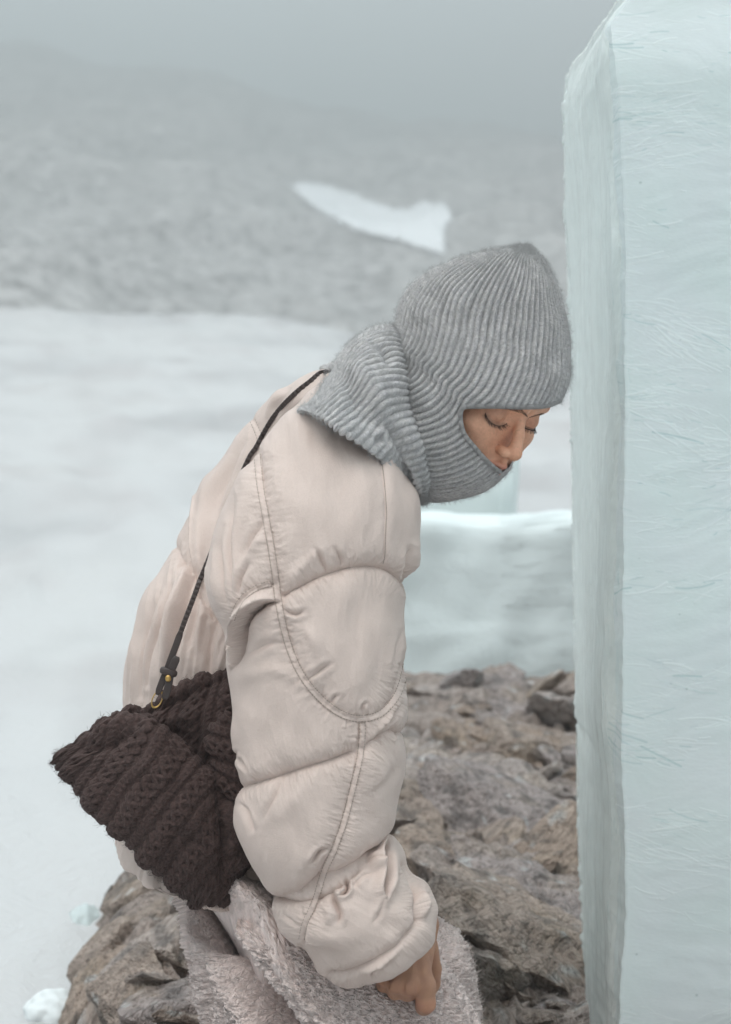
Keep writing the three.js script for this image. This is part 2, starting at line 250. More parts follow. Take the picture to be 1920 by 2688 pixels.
{
  const nx = 260, nz = 260, pos = [], col = [], uv = [], idx = [];
  for (let j = 0; j <= nz; j++) for (let i = 0; i <= nx; i++) {
    const d = 44 * (11 ** (j / nz)), f = i / nx * 2 - 1, x = d * (f * 0.35 + f ** 5 * 1.1), z = DIST - d; pos.push(x, hillAt(x, z), z); uv.push(x, z);
    const p = fbm2(x * 0.05 + 2, z * 0.045, 4), q = fbm2(x * 0.22, z * 0.17 + 9, 4), s = fbm2(x * 0.8, z * 0.6 + 30, 3), k = clamp(0.52 + 0.07 * p + 0.12 * q + 0.12 * s, 0.15, 0.8);
    col.push(k * 1.0, k * 0.98, k * 0.97);
  }
  for (let j = 0; j < nz; j++) for (let i = 0; i < nx; i++) { const a = j * (nx + 1) + i, b = a + nx + 1; idx.push(a, a + 1, b, b, a + 1, b + 1); }
  const g = new THREE.BufferGeometry(); g.setAttribute('position', new THREE.Float32BufferAttribute(pos, 3)); g.setAttribute('uv', new THREE.Float32BufferAttribute(uv, 2)); g.setAttribute('color', new THREE.Float32BufferAttribute(col, 3)); g.setIndex(idx); g.computeVertexNormals();
  const scree = texture(512, 512, (u, v) => clamp(0.74 + 0.2 * per2(u, v, 26) + 0.22 * per2(u, v, 60, 3) + 0.26 * per2(u, v, 140, 7)), { srgb: true });
  struct(mesh('hill', g, std({ vertexColors: true, map: tiled(scree, 1 / 26, 1 / 34) })), 'grey scree hillside fading upwards into the mist');
  // a field of old snow lying in a hollow of the hillside
  const poly = lineOf([[760, 488], [800, 485], [845, 490], [905, 506], [960, 528], [1010, 545], [1050, 556], [1085, 548], [1105, 535], [1130, 538], [1165, 540], [1178, 558], [1186, 582], [1166, 606], [1164, 640], [1168, 672], [1120, 660], [1060, 640], [985, 622], [930, 606], [880, 580], [830, 552], [790, 516], [760, 488]], 10).p;
  const R = 3, p2 = [], ix = [], map = new Map();
  const place = (a, b) => { const key = a + ',' + b; if (map.has(key)) return map.get(key); const px = a * R, py = b * R, dx = (px - 960) * K / DIST, dy = (1344 - py) * K / DIST; let lo = 46, hi = 300; for (let q = 0; q < 200; q++) { const d = lo + q * 1.2; if (hillAt(dx * d, DIST - d) > CAM_Y + dy * d) { hi = d; lo = d - 1.2; break; } } for (let q = 0; q < 18; q++) { const d = (lo + hi) / 2; if (hillAt(dx * d, DIST - d) > CAM_Y + dy * d) hi = d; else lo = d; } const id = p2.length / 3; p2.push(dx * hi, hillAt(dx * hi, DIST - hi) + 0.12, DIST - hi + 0.1); map.set(key, id); return id; };
  for (let b = 156; b < 232; b++) for (let a = 248; a < 402; a++) { const x = (a + 0.5) * R, y = (b + 0.5) * R; if (inPoly(poly, x + 6 * n2(x * 0.05, y * 0.06), y + 5 * n2b(x * 0.05, y * 0.06))) { const q = [place(a, b), place(a + 1, b), place(a, b + 1), place(a + 1, b + 1)]; ix.push(q[0], q[2], q[1], q[1], q[2], q[3]); } }
  const s = new THREE.BufferGeometry(); s.setAttribute('position', new THREE.Float32BufferAttribute(p2, 3)); s.setIndex(ix); s.computeVertexNormals();
  struct(mesh('snow_patch', s, std({ color: lin(0.86, 0.88, 0.9) })), 'white snow patch left in a hollow of the grey hillside');
}

// ---------------------------------------------------------------- ice blocks
const iceTex = (() => {                                          // frozen-in bubbles, white crack filaments and clear bands, lying level in the block
  const W = 1536, H = 2048, UW = 1.55, VH = 2.1, enc = (x) => Math.round(255 * clamp(x <= 0.0031308 ? 12.92 * x : 1.055 * x ** (1 / 2.4) - 0.055));
  const cc = document.createElement('canvas'), cb = document.createElement('canvas'); cc.width = cb.width = W; cc.height = cb.height = H;
  const g = cc.getContext('2d'), q = cb.getContext('2d'), ic = g.createImageData(W, H), ib = q.createImageData(W, H);
  for (let y = 0; y < H; y++) for (let x = 0; x < W; x++) {
    const u = x / W * UW, v = y / H * VH, i = (y * W + x) * 4; let c, h;
    if (u > 0.655) {
      const wv = 0.05 * n2(u * 2.2, v * 2.6) + 0.018 * n2(u * 7, v * 9), a = n2(u * 2.6 + 5, (v + wv) * 11), s = n2b(u * 7, (v + wv) * 40), d = n2(u * 22 + 3, (v + wv * 1.4) * 110), mist = fbm2(u * 1.6 + 70, v * 2.2, 3), tint = n2b(u * 9 + 3, v * 8), gr = n2(u * 130, v * 260);
      const k = 0.865 + 0.035 * mist + 0.010 * a + 0.012 * s + 0.012 * d + 0.010 * gr; c = [k * (0.955 + 0.012 * tint), k * (1.03 - 0.008 * tint), k * (1.04 + 0.006 * tint)]; h = 0.5 + 0.03 * a + 0.03 * s + 0.03 * d + 0.03 * gr;
    } else {
      const wv = 0.03 * n2(v * 2.4, u * 3) + 0.01 * n2(v * 9, u * 8), a = n2((u + wv) * 9 + 50, v * 1.6), s = n2b((u + wv) * 34, v * 3.2), d = n2((u + wv) * 60, v * 14), b = n2b(u * 14, v * 22), gr = n2(u * 160, v * 120), sp = (1 - Math.abs(n2(u * 20 + 5, v * 30 + 2))) ** 14 * sstep(0.1, 0.7, n2b(u * 4, v * 5));
      const k = 0.93 + 0.03 * a + 0.03 * s + 0.02 * d + 0.025 * b + 0.012 * gr - 0.12 * sp; c = [k * 0.965, k * 1.02, k * 1.005]; h = 0.5 + 0.05 * a + 0.06 * s + 0.05 * d + 0.05 * b + 0.03 * gr - 0.12 * sp;
    }
    ic.data[i] = enc(c[0]); ic.data[i + 1] = enc(c[1]); ic.data[i + 2] = enc(c[2]); ic.data[i + 3] = 255; ib.data[i] = ib.data[i + 1] = ib.data[i + 2] = Math.round(255 * clamp(h)); ib.data[i + 3] = 255;
  }
  g.putImageData(ic, 0, 0); q.putImageData(ib, 0, 0);
  const R = rng(303), sx = W / UW, sy = H / VH; g.lineCap = q.lineCap = 'round';
  const stroke = (u, v, len, ang, bend, lw, white, alpha) => { const x = u * sx, y = v * sy, dx = Math.cos(ang) * len, dy = Math.sin(ang) * len, nx = -Math.sin(ang) * bend * len, ny = Math.cos(ang) * bend * len; for (const [t, st] of [[g, white ? 'rgba(246,252,253,' + alpha + ')' : 'rgba(186,207,209,' + alpha + ')'], [q, white ? 'rgba(215,215,215,' + alpha + ')' : 'rgba(115,115,115,' + alpha + ')']]) { t.strokeStyle = st; t.lineWidth = lw; t.beginPath(); t.moveTo(x - dx * sx / 2, y - dy * sy / 2); t.quadraticCurveTo(x + nx * sx, y + ny * sy, x + dx * sx / 2, y + dy * sy / 2); t.stroke(); } };
  for (let i = 0; i < 90000; i++) {                              // feathery level cracks of the broad face
    const u = 0.66 + R() * 0.89, v = R() * VH, dens = sstep(-0.35, 0.75, n2(u * 2.6 + 60, v * 5) + 0.6 * n2b(u * 7 + 3, v * 16)); if (R() > dens) continue;
    const flow = 0.35 * n2(u * 2.2 + 20, v * 2.6) + 0.3 * n2b(u * 6, v * 10), big = R() ** 5, len = 0.003 + 0.016 * R() * R() + 0.05 * big;
    stroke(u, v, len, flow + (R() - 0.5) * 0.7, (R() - 0.5) * 0.35, 0.6 + 0.9 * R() + big, R() < 0.84, (0.08 + 0.7 * R() ** 3.0).toFixed(3));
  }
  for (let i = 0; i < 150; i++) { let u = 0.68 + R() * 0.87, v = R() * VH, a = 0.3 * n2(u * 2, v * 3) + (R() - 0.5) * 0.5; const n = 3 + Math.floor(R() * 6), w = 0.6 + R() * 0.9, al = (0.2 + 0.4 * R()).toFixed(2); for (let k = 0; k < n; k++) { const L = 0.006 + 0.01 * R(); stroke(u, v, L * 1.1, a, (R() - 0.5) * 0.3, w, true, al); u += Math.cos(a) * L; v += Math.sin(a) * L; a += (R() - 0.5) * 1.1; a *= 0.8; } }
  for (let i = 0; i < 9000; i++) { const u = R() * 0.68, v = R() * VH, dens = sstep(-0.3, 0.7, n2(u * 8 + 6, v * 3)); if (R() > dens) continue; const steep = Math.PI / 2 + (R() - 0.5) * (u > 0.6 ? 0.5 : 1.3); stroke(u, v, 0.006 + 0.04 * R() ** 2, steep, (R() - 0.5) * 0.3, 0.6 + 1.2 * R(), R() < 0.62, (0.08 + 0.36 * R() ** 2).toFixed(3)); }
  for (let i = 0; i < 900; i++) { const u = R() * UW, v = R() * VH, s = 0.4 + 1.2 * R() ** 4; g.fillStyle = R() < 0.55 ? 'rgba(240,247,248,0.5)' : 'rgba(150,165,166,0.4)'; g.beginPath(); g.arc(u * sx, v * sy, s, 0, 7); g.fill(); }
  const mk = (c, s) => { const t = new THREE.CanvasTexture(c); t.flipY = false; t.colorSpace = s ? THREE.SRGBColorSpace : THREE.NoColorSpace; t.wrapS = t.wrapT = THREE.MirroredRepeatWrapping; t.magFilter = THREE.LinearFilter; t.needsUpdate = true; return t; };
  return { col: mk(cc, true), bmp: mk(cb, false), UW, VH };
})();
{
  // outline of the standing slab seen from above: back edge, left face, chamfered corner, broad front face
  const zF = 0.05, zB = -0.60, edgePx = lineOf([[1790, -60], [1720, -30], [1655, 6], [1620, 30], [1537, 106], [1499, 160], [1484, 213], [1478, 307], [1480, 390], [1484, 591], [1492, 828], [1499, 1182], [1504, 1537], [1511, 1844], [1518, 1892], [1513, 1951], [1516, 2187], [1525, 2365], [1533, 2542], [1537, 2700], [1540, 3100], [1540, 3900]], 12).p;
  const cornPx = [[1700, -70], [1614, 45], [1617, 110], [1620, 177], [1626, 319], [1637, 473], [1641, 709], [1643, 1064], [1635, 1537], [1634, 1892], [1637, 2069], [1643, 2246], [1637, 2483], [1626, 2688], [1630, 3900]];
  const chamPx = [[1700, -70], [1590, 62], [1572, 120], [1562, 200], [1580, 330], [1592, 480], [1590, 700], [1598, 900], [1600, 1100], [1590, 1300], [1578, 1537], [1568, 1900], [1585, 2000], [1600, 2150], [1596, 2400], [1594, 2688], [1600, 3900]];
  const curve = (rows, y, z) => { const q = rows.map((p) => [X(p[0], z), Y(p[1], z)]); if (y >= q[0][1]) return q[0][0]; for (let i = 1; i < q.length; i++) if (y >= q[i][1]) { const t = (y - q[i - 1][1]) / (q[i][1] - q[i - 1][1] || -1e-6); return lerp(q[i - 1][0], q[i][0], t); } return q[q.length - 1][0]; };
  const yTop = 1.99, yBot = 0.25, ny = 420, rows = [], pos = [], uv = [], idx = [];
  const seg = [70, 46, 150, 10, 30];                             // left face, chamfer, front, right side, back
  for (let i = 0; i <= ny; i++) {
    const y = yTop - (yTop - yBot) * i / ny, chips = 0.010 * Math.max(0, n2(3, y * 9)) ** 2 + 0.004 * n2(8, y * 30) + 0.002 * n2(4, y * 80);
    const nick = chips * 0.8 + 0.0025 * n2b(6, y * 120), xB = curve(edgePx, y, zB), xF = curve(cornPx, y, zF) + 0.0016 * n2(1, y * 9) + 0.0010 * n2(2, y * 50);
    const xC = curve(chamPx, y, zF - 0.10), cz = zF - 0.085 - 0.05 * n2(5, y * 3.1) - 0.02 * n2(9, y * 11), top = sstep(1.84, 1.99, y);
    const P = [[xB, zB], [Math.min(xC, xF - 0.004), cz], [xF, zF - 0.05 * top], [1.35, zF - 0.05 * top], [1.40, zF - 0.3], [1.3, zB - 0.05], [xB, zB]];
    const row = []; let u = 0;
    const lens = [0.62, 0.055, 0.9, 0.3, 0.9];
    const edges = [[P[0], P[1]], [P[1], P[2]], [P[2], P[3]], [P[3], P[5]], [P[5], P[6]]];
    edges.forEach(([a, b], e) => { for (let j = 0; j < seg[e]; j++) { const f = e === 2 ? (j / seg[e]) ** 1.15 : j / seg[e]; row.push([lerp(a[0], b[0], f), lerp(a[1], b[1], f), u + f * lens[e], e, f]); } u += lens[e]; });
    row.push([P[0][0], P[0][1], u, 4, 1]);
    rows.push(row.map(([x, z, uu, e, f]) => {
      let dx = 0, dz = 0;
      if (e === 2) { const wv = 0.05 * n2(x * 2.2, y * 2.6); dz = 0.003 * n2(x * 3, y * 4) + 0.0006 * n2b(x * 6, (y + wv) * 34) + 0.0003 * n2(x * 18, (y + wv) * 110); dz *= sstep(0, 0.05, x - xF); }
      if (e === 1) { dx = 0.0035 * n2(z * 30, y * 7) * Math.sin(Math.PI * f) - 0.002 * Math.abs(n2b(z * 60, y * 40)) * Math.sin(Math.PI * f); dz = dx; }
      if (e === 0) { dx = nick * sstep(0.10, 0, f) + (0.004 * n2(z * 5, y * 2) + 0.0012 * n2b(z * 22, y * 3) + 0.0006 * n2(z * 50, y * 26)) * sstep(0, 0.06, f) * sstep(1, 0.9, f); }
      return [x + dx, y, z + dz, uu];
    }));
  }
  const nr = rows[0].length; rows.forEach((r) => r.forEach((p) => { pos.push(p[0], p[1], p[2]); uv.push(p[3] / iceTex.UW, p[1] / iceTex.VH); }));
  for (let i = 0; i < ny; i++) for (let j = 0; j < nr - 1; j++) { const a = i * nr + j, b = a + nr; idx.push(a, b, a + 1, b, b + 1, a + 1); }
  const c = pos.length / 3; pos.push(1.0, yTop + 0.01, -0.3); uv.push(0.5, 0.9); for (let j = 0; j < nr - 1; j++) idx.push(c, j, j + 1);
  const g = new THREE.BufferGeometry(); g.setAttribute('position', new THREE.Float32BufferAttribute(pos, 3)); g.setAttribute('uv', new THREE.Float32BufferAttribute(uv, 2)); g.setIndex(idx); g.computeVertexNormals();
  tag(mesh('ice_block', g, phy({ map: iceTex.col, bumpMap: iceTex.bmp, bumpScale: 0.0011, roughness: 0.5, ior: 1.31, transmission: 0.42, thickness: 0.4, attenuationColor: lin(0.80, 0.95, 0.95), attenuationDistance: 2.5 })), 'tall pale blue ice slab standing at the right, in front of the bowed face', 'ice block', 'sawn ice blocks standing on the rocks');
}
function iceSlab(x0, x1, y0, y1, z0, z1, seed, wob) {            // a rough sawn block, rounded by thaw
  const N = 40, g = new THREE.BoxGeometry(1, 1, 1, N, N, 12), p = g.attributes.position, R = 0.06;
  for (let i = 0; i < p.count; i++) {
    let x = lerp(x0, x1, p.getX(i) + 0.5), y = lerp(y0, y1, p.getY(i) + 0.5), z = lerp(z0, z1, p.getZ(i) + 0.5);
    const q = V(clamp(x, x0 + R, x1 - R), clamp(y, y0 + R, y1 - R), clamp(z, z0 + R, z1 - R)), d = V(x, y, z).sub(q); if (d.length() > 1e-6) { const L = d.length(); d.multiplyScalar(R / L * Math.min(1, L / R * 1.0)); if (L > R) d.setLength(R); q.add(d); }
    x = q.x; y = q.y; z = q.z;
    const k = wob * n3(x * 2.3 + seed, y * 2.3, z * 2.3) + wob * 0.4 * n3(x * 7, y * 7 + seed, z * 7), led = wob * 0.35 * (sstep(0.01, -0.03, n2(x * 1.5 + seed, 2) * 0.06 + y - lerp(y0, y1, 0.42))) ;
    p.setXYZ(i, x + k * 0.5, y + k, z + k + led);
  }
  g.computeVertexNormals(); return g;
}
const iceFar = phy({ color: lin(0.72, 0.785, 0.79), roughness: 0.5, ior: 1.31, bumpMap: tiled(iceTex.bmp, 1), bumpScale: 0.004 });
{
  const zA = -3.35, zC = -2.72;
  const slabBig = iceSlab(X(960, zA), X(1366, zA), Y(1830, zA), Y(1120, zA), zA - 0.7, zA, 3, 0.014), low = iceSlab(X(900, zC), X(1900, zC), Y(1850, zC), Y(1354, zC), zC - 0.45, zC, 9, 0.018);
  tag(mesh('ice_block', slabBig, phy({ color: lin(0.74, 0.80, 0.79), roughness: 0.55, ior: 1.31 })), 'blurred pale upright ice block farther back, behind the chin and shoulder', 'ice block', 'sawn ice blocks standing on the rocks');
  tag(mesh('ice_block', low, iceFar), 'low wide bluish ice block lying along the back of the rocks', 'ice block', 'sawn ice blocks standing on the rocks');
}

// ---------------------------------------------------------------- rock outcrop
const mound = (x, z) => {                                        // height of the outcrop above the snow
  const edge = x + 0.47 - 0.05 * n2(z * 3, 2) - 0.03 * n2(z * 9, 7), l = sstep(-0.06, 0.16, edge), back = sstep(-3.0, -2.45, z + 0.12 * n2(x * 2, 5)), fr = sstep(0.9, -0.2, z);
  return (0.15 + 0.02 * n2(x * 1.7, z * 1.4)) * l * back * fr - 0.05 * (1 - l * back);
};
const rockAt = (x, z) => snowBase(x, z) + mound(x, z);
const rockTones = [[0.365, 0.303, 0.272], [0.324, 0.266, 0.237], [0.407, 0.345, 0.314], [0.361, 0.291, 0.249], [0.376, 0.295, 0.244], [0.34, 0.291, 0.278], [0.438, 0.379, 0.354]];
function stain(x, y, z, base) {                                  // ochre weathering, dark lichen, pale quartz
  const o = sstep(0.05, 0.5, fbm3(x * 7 + 3, y * 9, z * 7, 4)), dk = sstep(0.1, 0.5, fbm3(x * 12 - 7, y * 16, z * 12, 4)), wq = sstep(0.38, 0.55, fbm3(x * 16 + 40, y * 22, z * 16, 3)), t = 1 + 0.45 * fbm3(x * 40, y * 40, z * 40, 3);
  let [r, g, b] = base; r = lerp(r, 0.36, o * 0.32); g = lerp(g, 0.28, o * 0.32); b = lerp(b, 0.20, o * 0.32);
  r = lerp(r, 0.085, dk * 0.6); g = lerp(g, 0.078, dk * 0.6); b = lerp(b, 0.075, dk * 0.6); r = lerp(r, 0.55, wq * 0.7); g = lerp(g, 0.56, wq * 0.7); b = lerp(b, 0.56, wq * 0.7);
  return [r * t, g * t, b * t];
}
const rockBump = texture(512, 512, (u, v) => 0.5 + 0.3 * per2(u, v, 8) + 0.22 * per2(u, v, 22, 4) + 0.16 * per2(u, v, 60, 8) + 0.1 * per2(u, v, 130, 2));
const rockTone = texture(512, 512, (u, v) => { const k = 0.98 + 0.22 * per2(u, v, 20) + 0.2 * per2(u, v, 60, 3) + 0.16 * per2(u, v, 140, 6), w = sstep(0.45, 0.62, per2(u, v, 26, 9)), d = sstep(0.35, 0.6, per2(u, v, 34, 12)); return [k, k, k].map((c, i) => lerp(lerp(c, 1, w * 0.5), [0.38, 0.35, 0.34][i], d * 0.6)); }, { srgb: true });
const rockMat = std({ vertexColors: true, map: tiled(rockTone, 2.2), roughness: 0.88, bumpMap: tiled(rockBump, 3), bumpScale: 0.014 });
const outcrop = (() => {
  const nx = 240, nz = 220, pos = [], col = [], uv = [], idx = [];
  for (let j = 0; j <= nz; j++) for (let i = 0; i <= nx; i++) {
    const z = lerp(0.9, -3.25, j / nz), x = lerp(-0.75, 1.9, i / nx), h = 0.05 * (1 - 2 * Math.abs(n2(x * 3.2 + z, z * 4.4))) + 0.022 * (1 - 2 * Math.abs(n2b(x * 9, z * 11))) + 0.008 * n2(x * 30, z * 34), k = sstep(-0.05, 0.03, mound(x, z));
    const y = rockAt(x, z) + h * k - 0.035; pos.push(x, y, z); uv.push(x, z); col.push(...stain(x, y, z, rockTones[1]));
  }
  for (let j = 0; j < nz; j++) for (let i = 0; i < nx; i++) { const a = j * (nx + 1) + i, b = a + nx + 1; idx.push(a, a + 1, b, b, a + 1, b + 1); }
  const g = new THREE.BufferGeometry(); g.setAttribute('position', new THREE.Float32BufferAttribute(pos, 3)); g.setAttribute('uv', new THREE.Float32BufferAttribute(uv, 2)); g.setAttribute('color', new THREE.Float32BufferAttribute(col, 3)); g.setIndex(idx); g.computeVertexNormals();
  return tag(mesh('rock_outcrop', g, rockMat), 'weathered brown and grey broken rock outcrop behind the legs of the person', 'rock outcrop');
})();
function rockGeometry(seed, size, flat, tone, place, turn, tiltX, tiltZ) {   // a block cut by random planes, its edges worn
  const R = rng(seed), planes = []; for (let i = 0; i < 15; i++) { const a = R() * 6.283, e = Math.asin(R() * 2 - 1), n = V(Math.cos(a) * Math.cos(e), Math.sin(e), Math.sin(a) * Math.cos(e)); planes.push([n, 0.62 + 0.38 * R()]); } planes.push([V(0, 1, 0), 0.6], [V(0, -1, 0), 0.6]);
  const g = new THREE.IcosahedronGeometry(1, size > 0.12 ? 15 : size > 0.07 ? 9 : 5), p = g.attributes.position, col = [], uv = [], m = new THREE.Matrix4().compose(place, new THREE.Quaternion().setFromEuler(new THREE.Euler(tiltX, turn, tiltZ)), V(size, size * flat, size * (0.6 + 0.3 * R())));
  for (let i = 0; i < p.count; i++) {
    const d = V(p.getX(i), p.getY(i), p.getZ(i)).normalize(); let r = 9; for (const [n, o] of planes) { const c = n.dot(d); if (c > 0.05) r = smin(r, o / c, 0.022); }
    r = Math.min(r, 1.25) * (1 + 0.06 * fbm3(d.x * 3 + seed, d.y * 3, d.z * 3, 3)); const v = d.multiplyScalar(r).applyMatrix4(m), b = 0.007 * (1 - 2 * Math.abs(n3(v.x * 11, v.y * 16, v.z * 11))); v.y += b * Math.min(1, size / 0.15); v.x += b * 0.5;
    p.setXYZ(i, v.x, v.y, v.z); col.push(...stain(v.x, v.y, v.z, tone));
  }
  g.computeVertexNormals(); { const n = g.attributes.normal; for (let i = 0; i < p.count; i += 3) { const ax = Math.abs(n.getX(i)), ay = Math.abs(n.getY(i)), az = Math.abs(n.getZ(i)); for (let k = i; k < i + 3; k++) ay >= ax && ay >= az ? uv.push(p.getX(k), p.getZ(k)) : ax > az ? uv.push(p.getZ(k), p.getY(k)) : uv.push(p.getX(k), p.getY(k)); } }
  g.setAttribute('color', new THREE.Float32BufferAttribute(col, 3)); g.setAttribute('uv', new THREE.Float32BufferAttribute(uv, 2));
  // share corners so worn faces shade softly, then keep crisp breaks where faces turn sharply
  return smoothSoup(g);
}
function smoothSoup(g) {
  const p = g.attributes.position, n = g.attributes.normal, map = new Map(), key = (i) => Math.round(p.getX(i) * 2e4) + '_' + Math.round(p.getY(i) * 2e4) + '_' + Math.round(p.getZ(i) * 2e4);
  for (let i = 0; i < p.count; i++) { const k = key(i), a = map.get(k); a ? a.push(i) : map.set(k, [i]); }
  const out = new Float32Array(p.count * 3);
  for (const l of map.values()) for (const i of l) { const a = V(n.getX(i), n.getY(i), n.getZ(i)), s = V(0, 0, 0); for (const j of l) { const b = V(n.getX(j), n.getY(j), n.getZ(j)); if (a.dot(b) > 0.55) s.add(b); } s.normalize(); out.set([s.x, s.y, s.z], i * 3); }
  g.setAttribute('normal', new THREE.BufferAttribute(out, 3)); return g;
}
{
  const R = rng(77), put = [];
  const ground = (px, py) => { const dx = (px - 960) * K / DIST, dy = (1344 - py) * K / DIST; for (let d = 2.6; d < 6; d += 0.02) if (rockAt(dx * d, DIST - d) > CAM_Y + dy * d) return [dx * d, DIST - d]; return null; };
  // large slabs where the photograph shows them: [px, py, size, flatness, tone, turn, tilt x, tilt z]
  const big = [[1420, 2190, 0.26, 0.30, 5, -0.5, 0.25, -0.42], [1200, 2300, 0.17, 0.35, 4, -0.4, 0.2, -0.45], [1390, 2520, 0.33, 0.40, 3, 0.5, 0.3, -0.5], [1290, 1830, 0.20, 0.34, 2, 0.1, 0.1, -0.05], [1150, 1900, 0.20, 0.25, 0, 0.2, 0.1, -0.1], [1440, 1960, 0.22, 0.30, 3, 0.2, 0.15, -0.2], [1180, 2420, 0.13, 0.4, 5, 0.3, 0.2, 0.1], [1130, 2060, 0.2, 0.3, 2, -0.2, 0.15, -0.2], [1300, 2080, 0.20, 0.3, 6, -0.1, 0.2, -0.25], [1250, 2600, 0.20, 0.5, 1, 0.4, 0.1, -0.4], [1480, 2400, 0.18, 0.4, 5, -0.3, 0.2, -0.3], [1350, 2330, 0.16, 0.35, 5, -0.6, 0.2, -0.45], [1470, 1800, 0.2, 0.35, 1, 0, 0.1, 0.1], [1080, 1800, 0.2, 0.3, 0, 0, 0.1, 0],
    [360, 2420, 0.12, 0.55, 1, 0.4, 0.2, 0.5], [285, 2490, 0.085, 0.7, 3, 0.2, 0.3, 0.7], [420, 2500, 0.13, 0.5, 2, 0.3, 0.3, 0.5], [250, 2610, 0.10, 0.7, 4, 0.1, 0.4, 0.9], [340, 2640, 0.10, 0.6, 3, 0.4, 0.4, 0.4], [400, 2370, 0.10, 0.5, 3, 0.3, 0.1, 0.5], [450, 2650, 0.11, 0.4, 5, 0.1, 0.2, 0.1], [380, 2300, 0.07, 0.6, 1, 0.6, 0.1, 0.6], [215, 2670, 0.075, 0.9, 4, 0.2, 0.3, 1.0]];
  big.forEach(([px, py, s, f, t, a, b, c], i) => { const q = ground(px, py + 30); s *= 0.78; if (q) put.push([q[0], q[1] - s * 0.35, s, f, rockTones[t], a, b, c, 500 + i, 0.25]); });
  for (let i = 0; i < 2600 && put.length < 295; i++) {
    const left = R() < 0.24, px = left ? 150 + R() * 320 : 1030 + R() * 520, py = left ? 2240 + R() * 460 : 1755 + R() * 940, q = ground(px, py); if (!q) continue;
    const d = DIST - q[1], s = (0.020 + 0.075 * R() ** 2.0) * (0.7 + d * 0.16); if (mound(q[0], q[1]) < 0.05 || (left && mound(q[0] - 0.07 - s * 0.8, q[1]) < 0.05)) continue;
    if (put.some((o) => Math.hypot(o[0] - q[0], o[1] - q[1]) < (o[2] + s) * 0.26)) continue;
    put.push([q[0], q[1], s, 0.2 + 0.28 * R(), rockTones[Math.floor(R() * rockTones.length)], R() * 6.28, (R() - 0.3) * 0.6, (left ? 1 : -1) * R() * 0.7, 1000 + i, 0.12]);
  }
  for (const [x, z, s, f, tone, a, b, c, seed, sink] of put) mesh('rock_slab', rockGeometry(seed, s, f, tone, V(x, rockAt(x, z) + s * f * 0.02 - s * sink * 0.12, z), a, b, c), rockMat, outcrop);
}

{ // thin ice left clinging to the edge of the rocks, and a lump of snow
  const clear = phy({ color: lin(0.80, 0.88, 0.88), roughness: 0.5, ior: 1.31, transmission: 0.45, thickness: 0.05, attenuationColor: lin(0.7, 0.88, 0.9), attenuationDistance: 0.3 });
  const lump = (x, y, z, sx, sy, sz, seed, wob = 0.18) => { const g = new THREE.IcosahedronGeometry(1, 14), p = g.attributes.position; for (let i = 0; i < p.count; i++) { const d = V(p.getX(i), p.getY(i), p.getZ(i)), k = 1 + wob * n3(d.x * 1.6 + seed, d.y * 1.6, d.z * 1.6) + wob * 0.12 * n3(d.x * 4, d.y * 4 + seed, d.z * 4); p.setXYZ(i, x + d.x * k * sx, y + d.y * k * sy, z + d.z * k * sz); } g.computeVertexNormals(); return smoothSoup(g); };
  const spot = (px, py, d) => [(px - 960) * K * d / DIST, CAM_Y + (1344 - py) * K * d / DIST, DIST - d];
  tag(mesh('ice_crust', lump(...spot(222, 2452, 3.64), 0.034, 0.052, 0.07, 4, 0.07), clear), 'glassy rim of melting ice clinging to the left edge of the rocks', 'ice crust');
  tag(mesh('ice_crust', lump(...spot(330, 2268, 4.02), 0.026, 0.055, 0.05, 8, 0.07), clear), 'small glassy ice rim under the lowest point of the bag edge', 'ice crust');
  tag(mesh('snow_lump', lump(...spot(140, 2665, 3.2), 0.045, 0.04, 0.05, 12, 0.1), std({ color: lin(0.72, 0.76, 0.77), roughness: 0.8 })), 'small rounded white snow lump at the lower left foot of the rocks', 'snow lump');
}

// ---------------------------------------------------------------- the person: jacket
const person = tag(group('person', [0, 0, 0]), 'person in beige puffer jacket and grey knitted hood bending down towards the ice', 'person');
const cloth = (() => {
  const weave = texture(256, 256, (u, v) => 0.5 + 0.22 * Math.sin(u * Math.PI * 2 * 40) * Math.sin(v * Math.PI * 2 * 40) + 0.3 * per2(u, v, 40) + 0.15 * per2(u, v, 90, 3));
  const tone = texture(256, 256, (u, v) => { const k = 1 + 0.025 * per2(u, v, 4) + 0.03 * per2(u, v, 50, 6); return [0.63 * k, 0.515 * k, 0.465 * k]; }, { srgb: true });
  return phy({ map: tiled(tone, 8), bumpMap: tiled(weave, 16), bumpScale: 0.0004, roughness: 0.68, sheen: 0.45, sheenRoughness: 0.5, sheenColor: lin(0.95, 0.85, 0.83) });
})();
// seams: valley depth in metres, width in picture units, how much the cloth gathers at it
const seam = (pts, depth, width, gather = 1, reach = 90) => ({ ...lineOf(pts), depth, width, gather, reach });
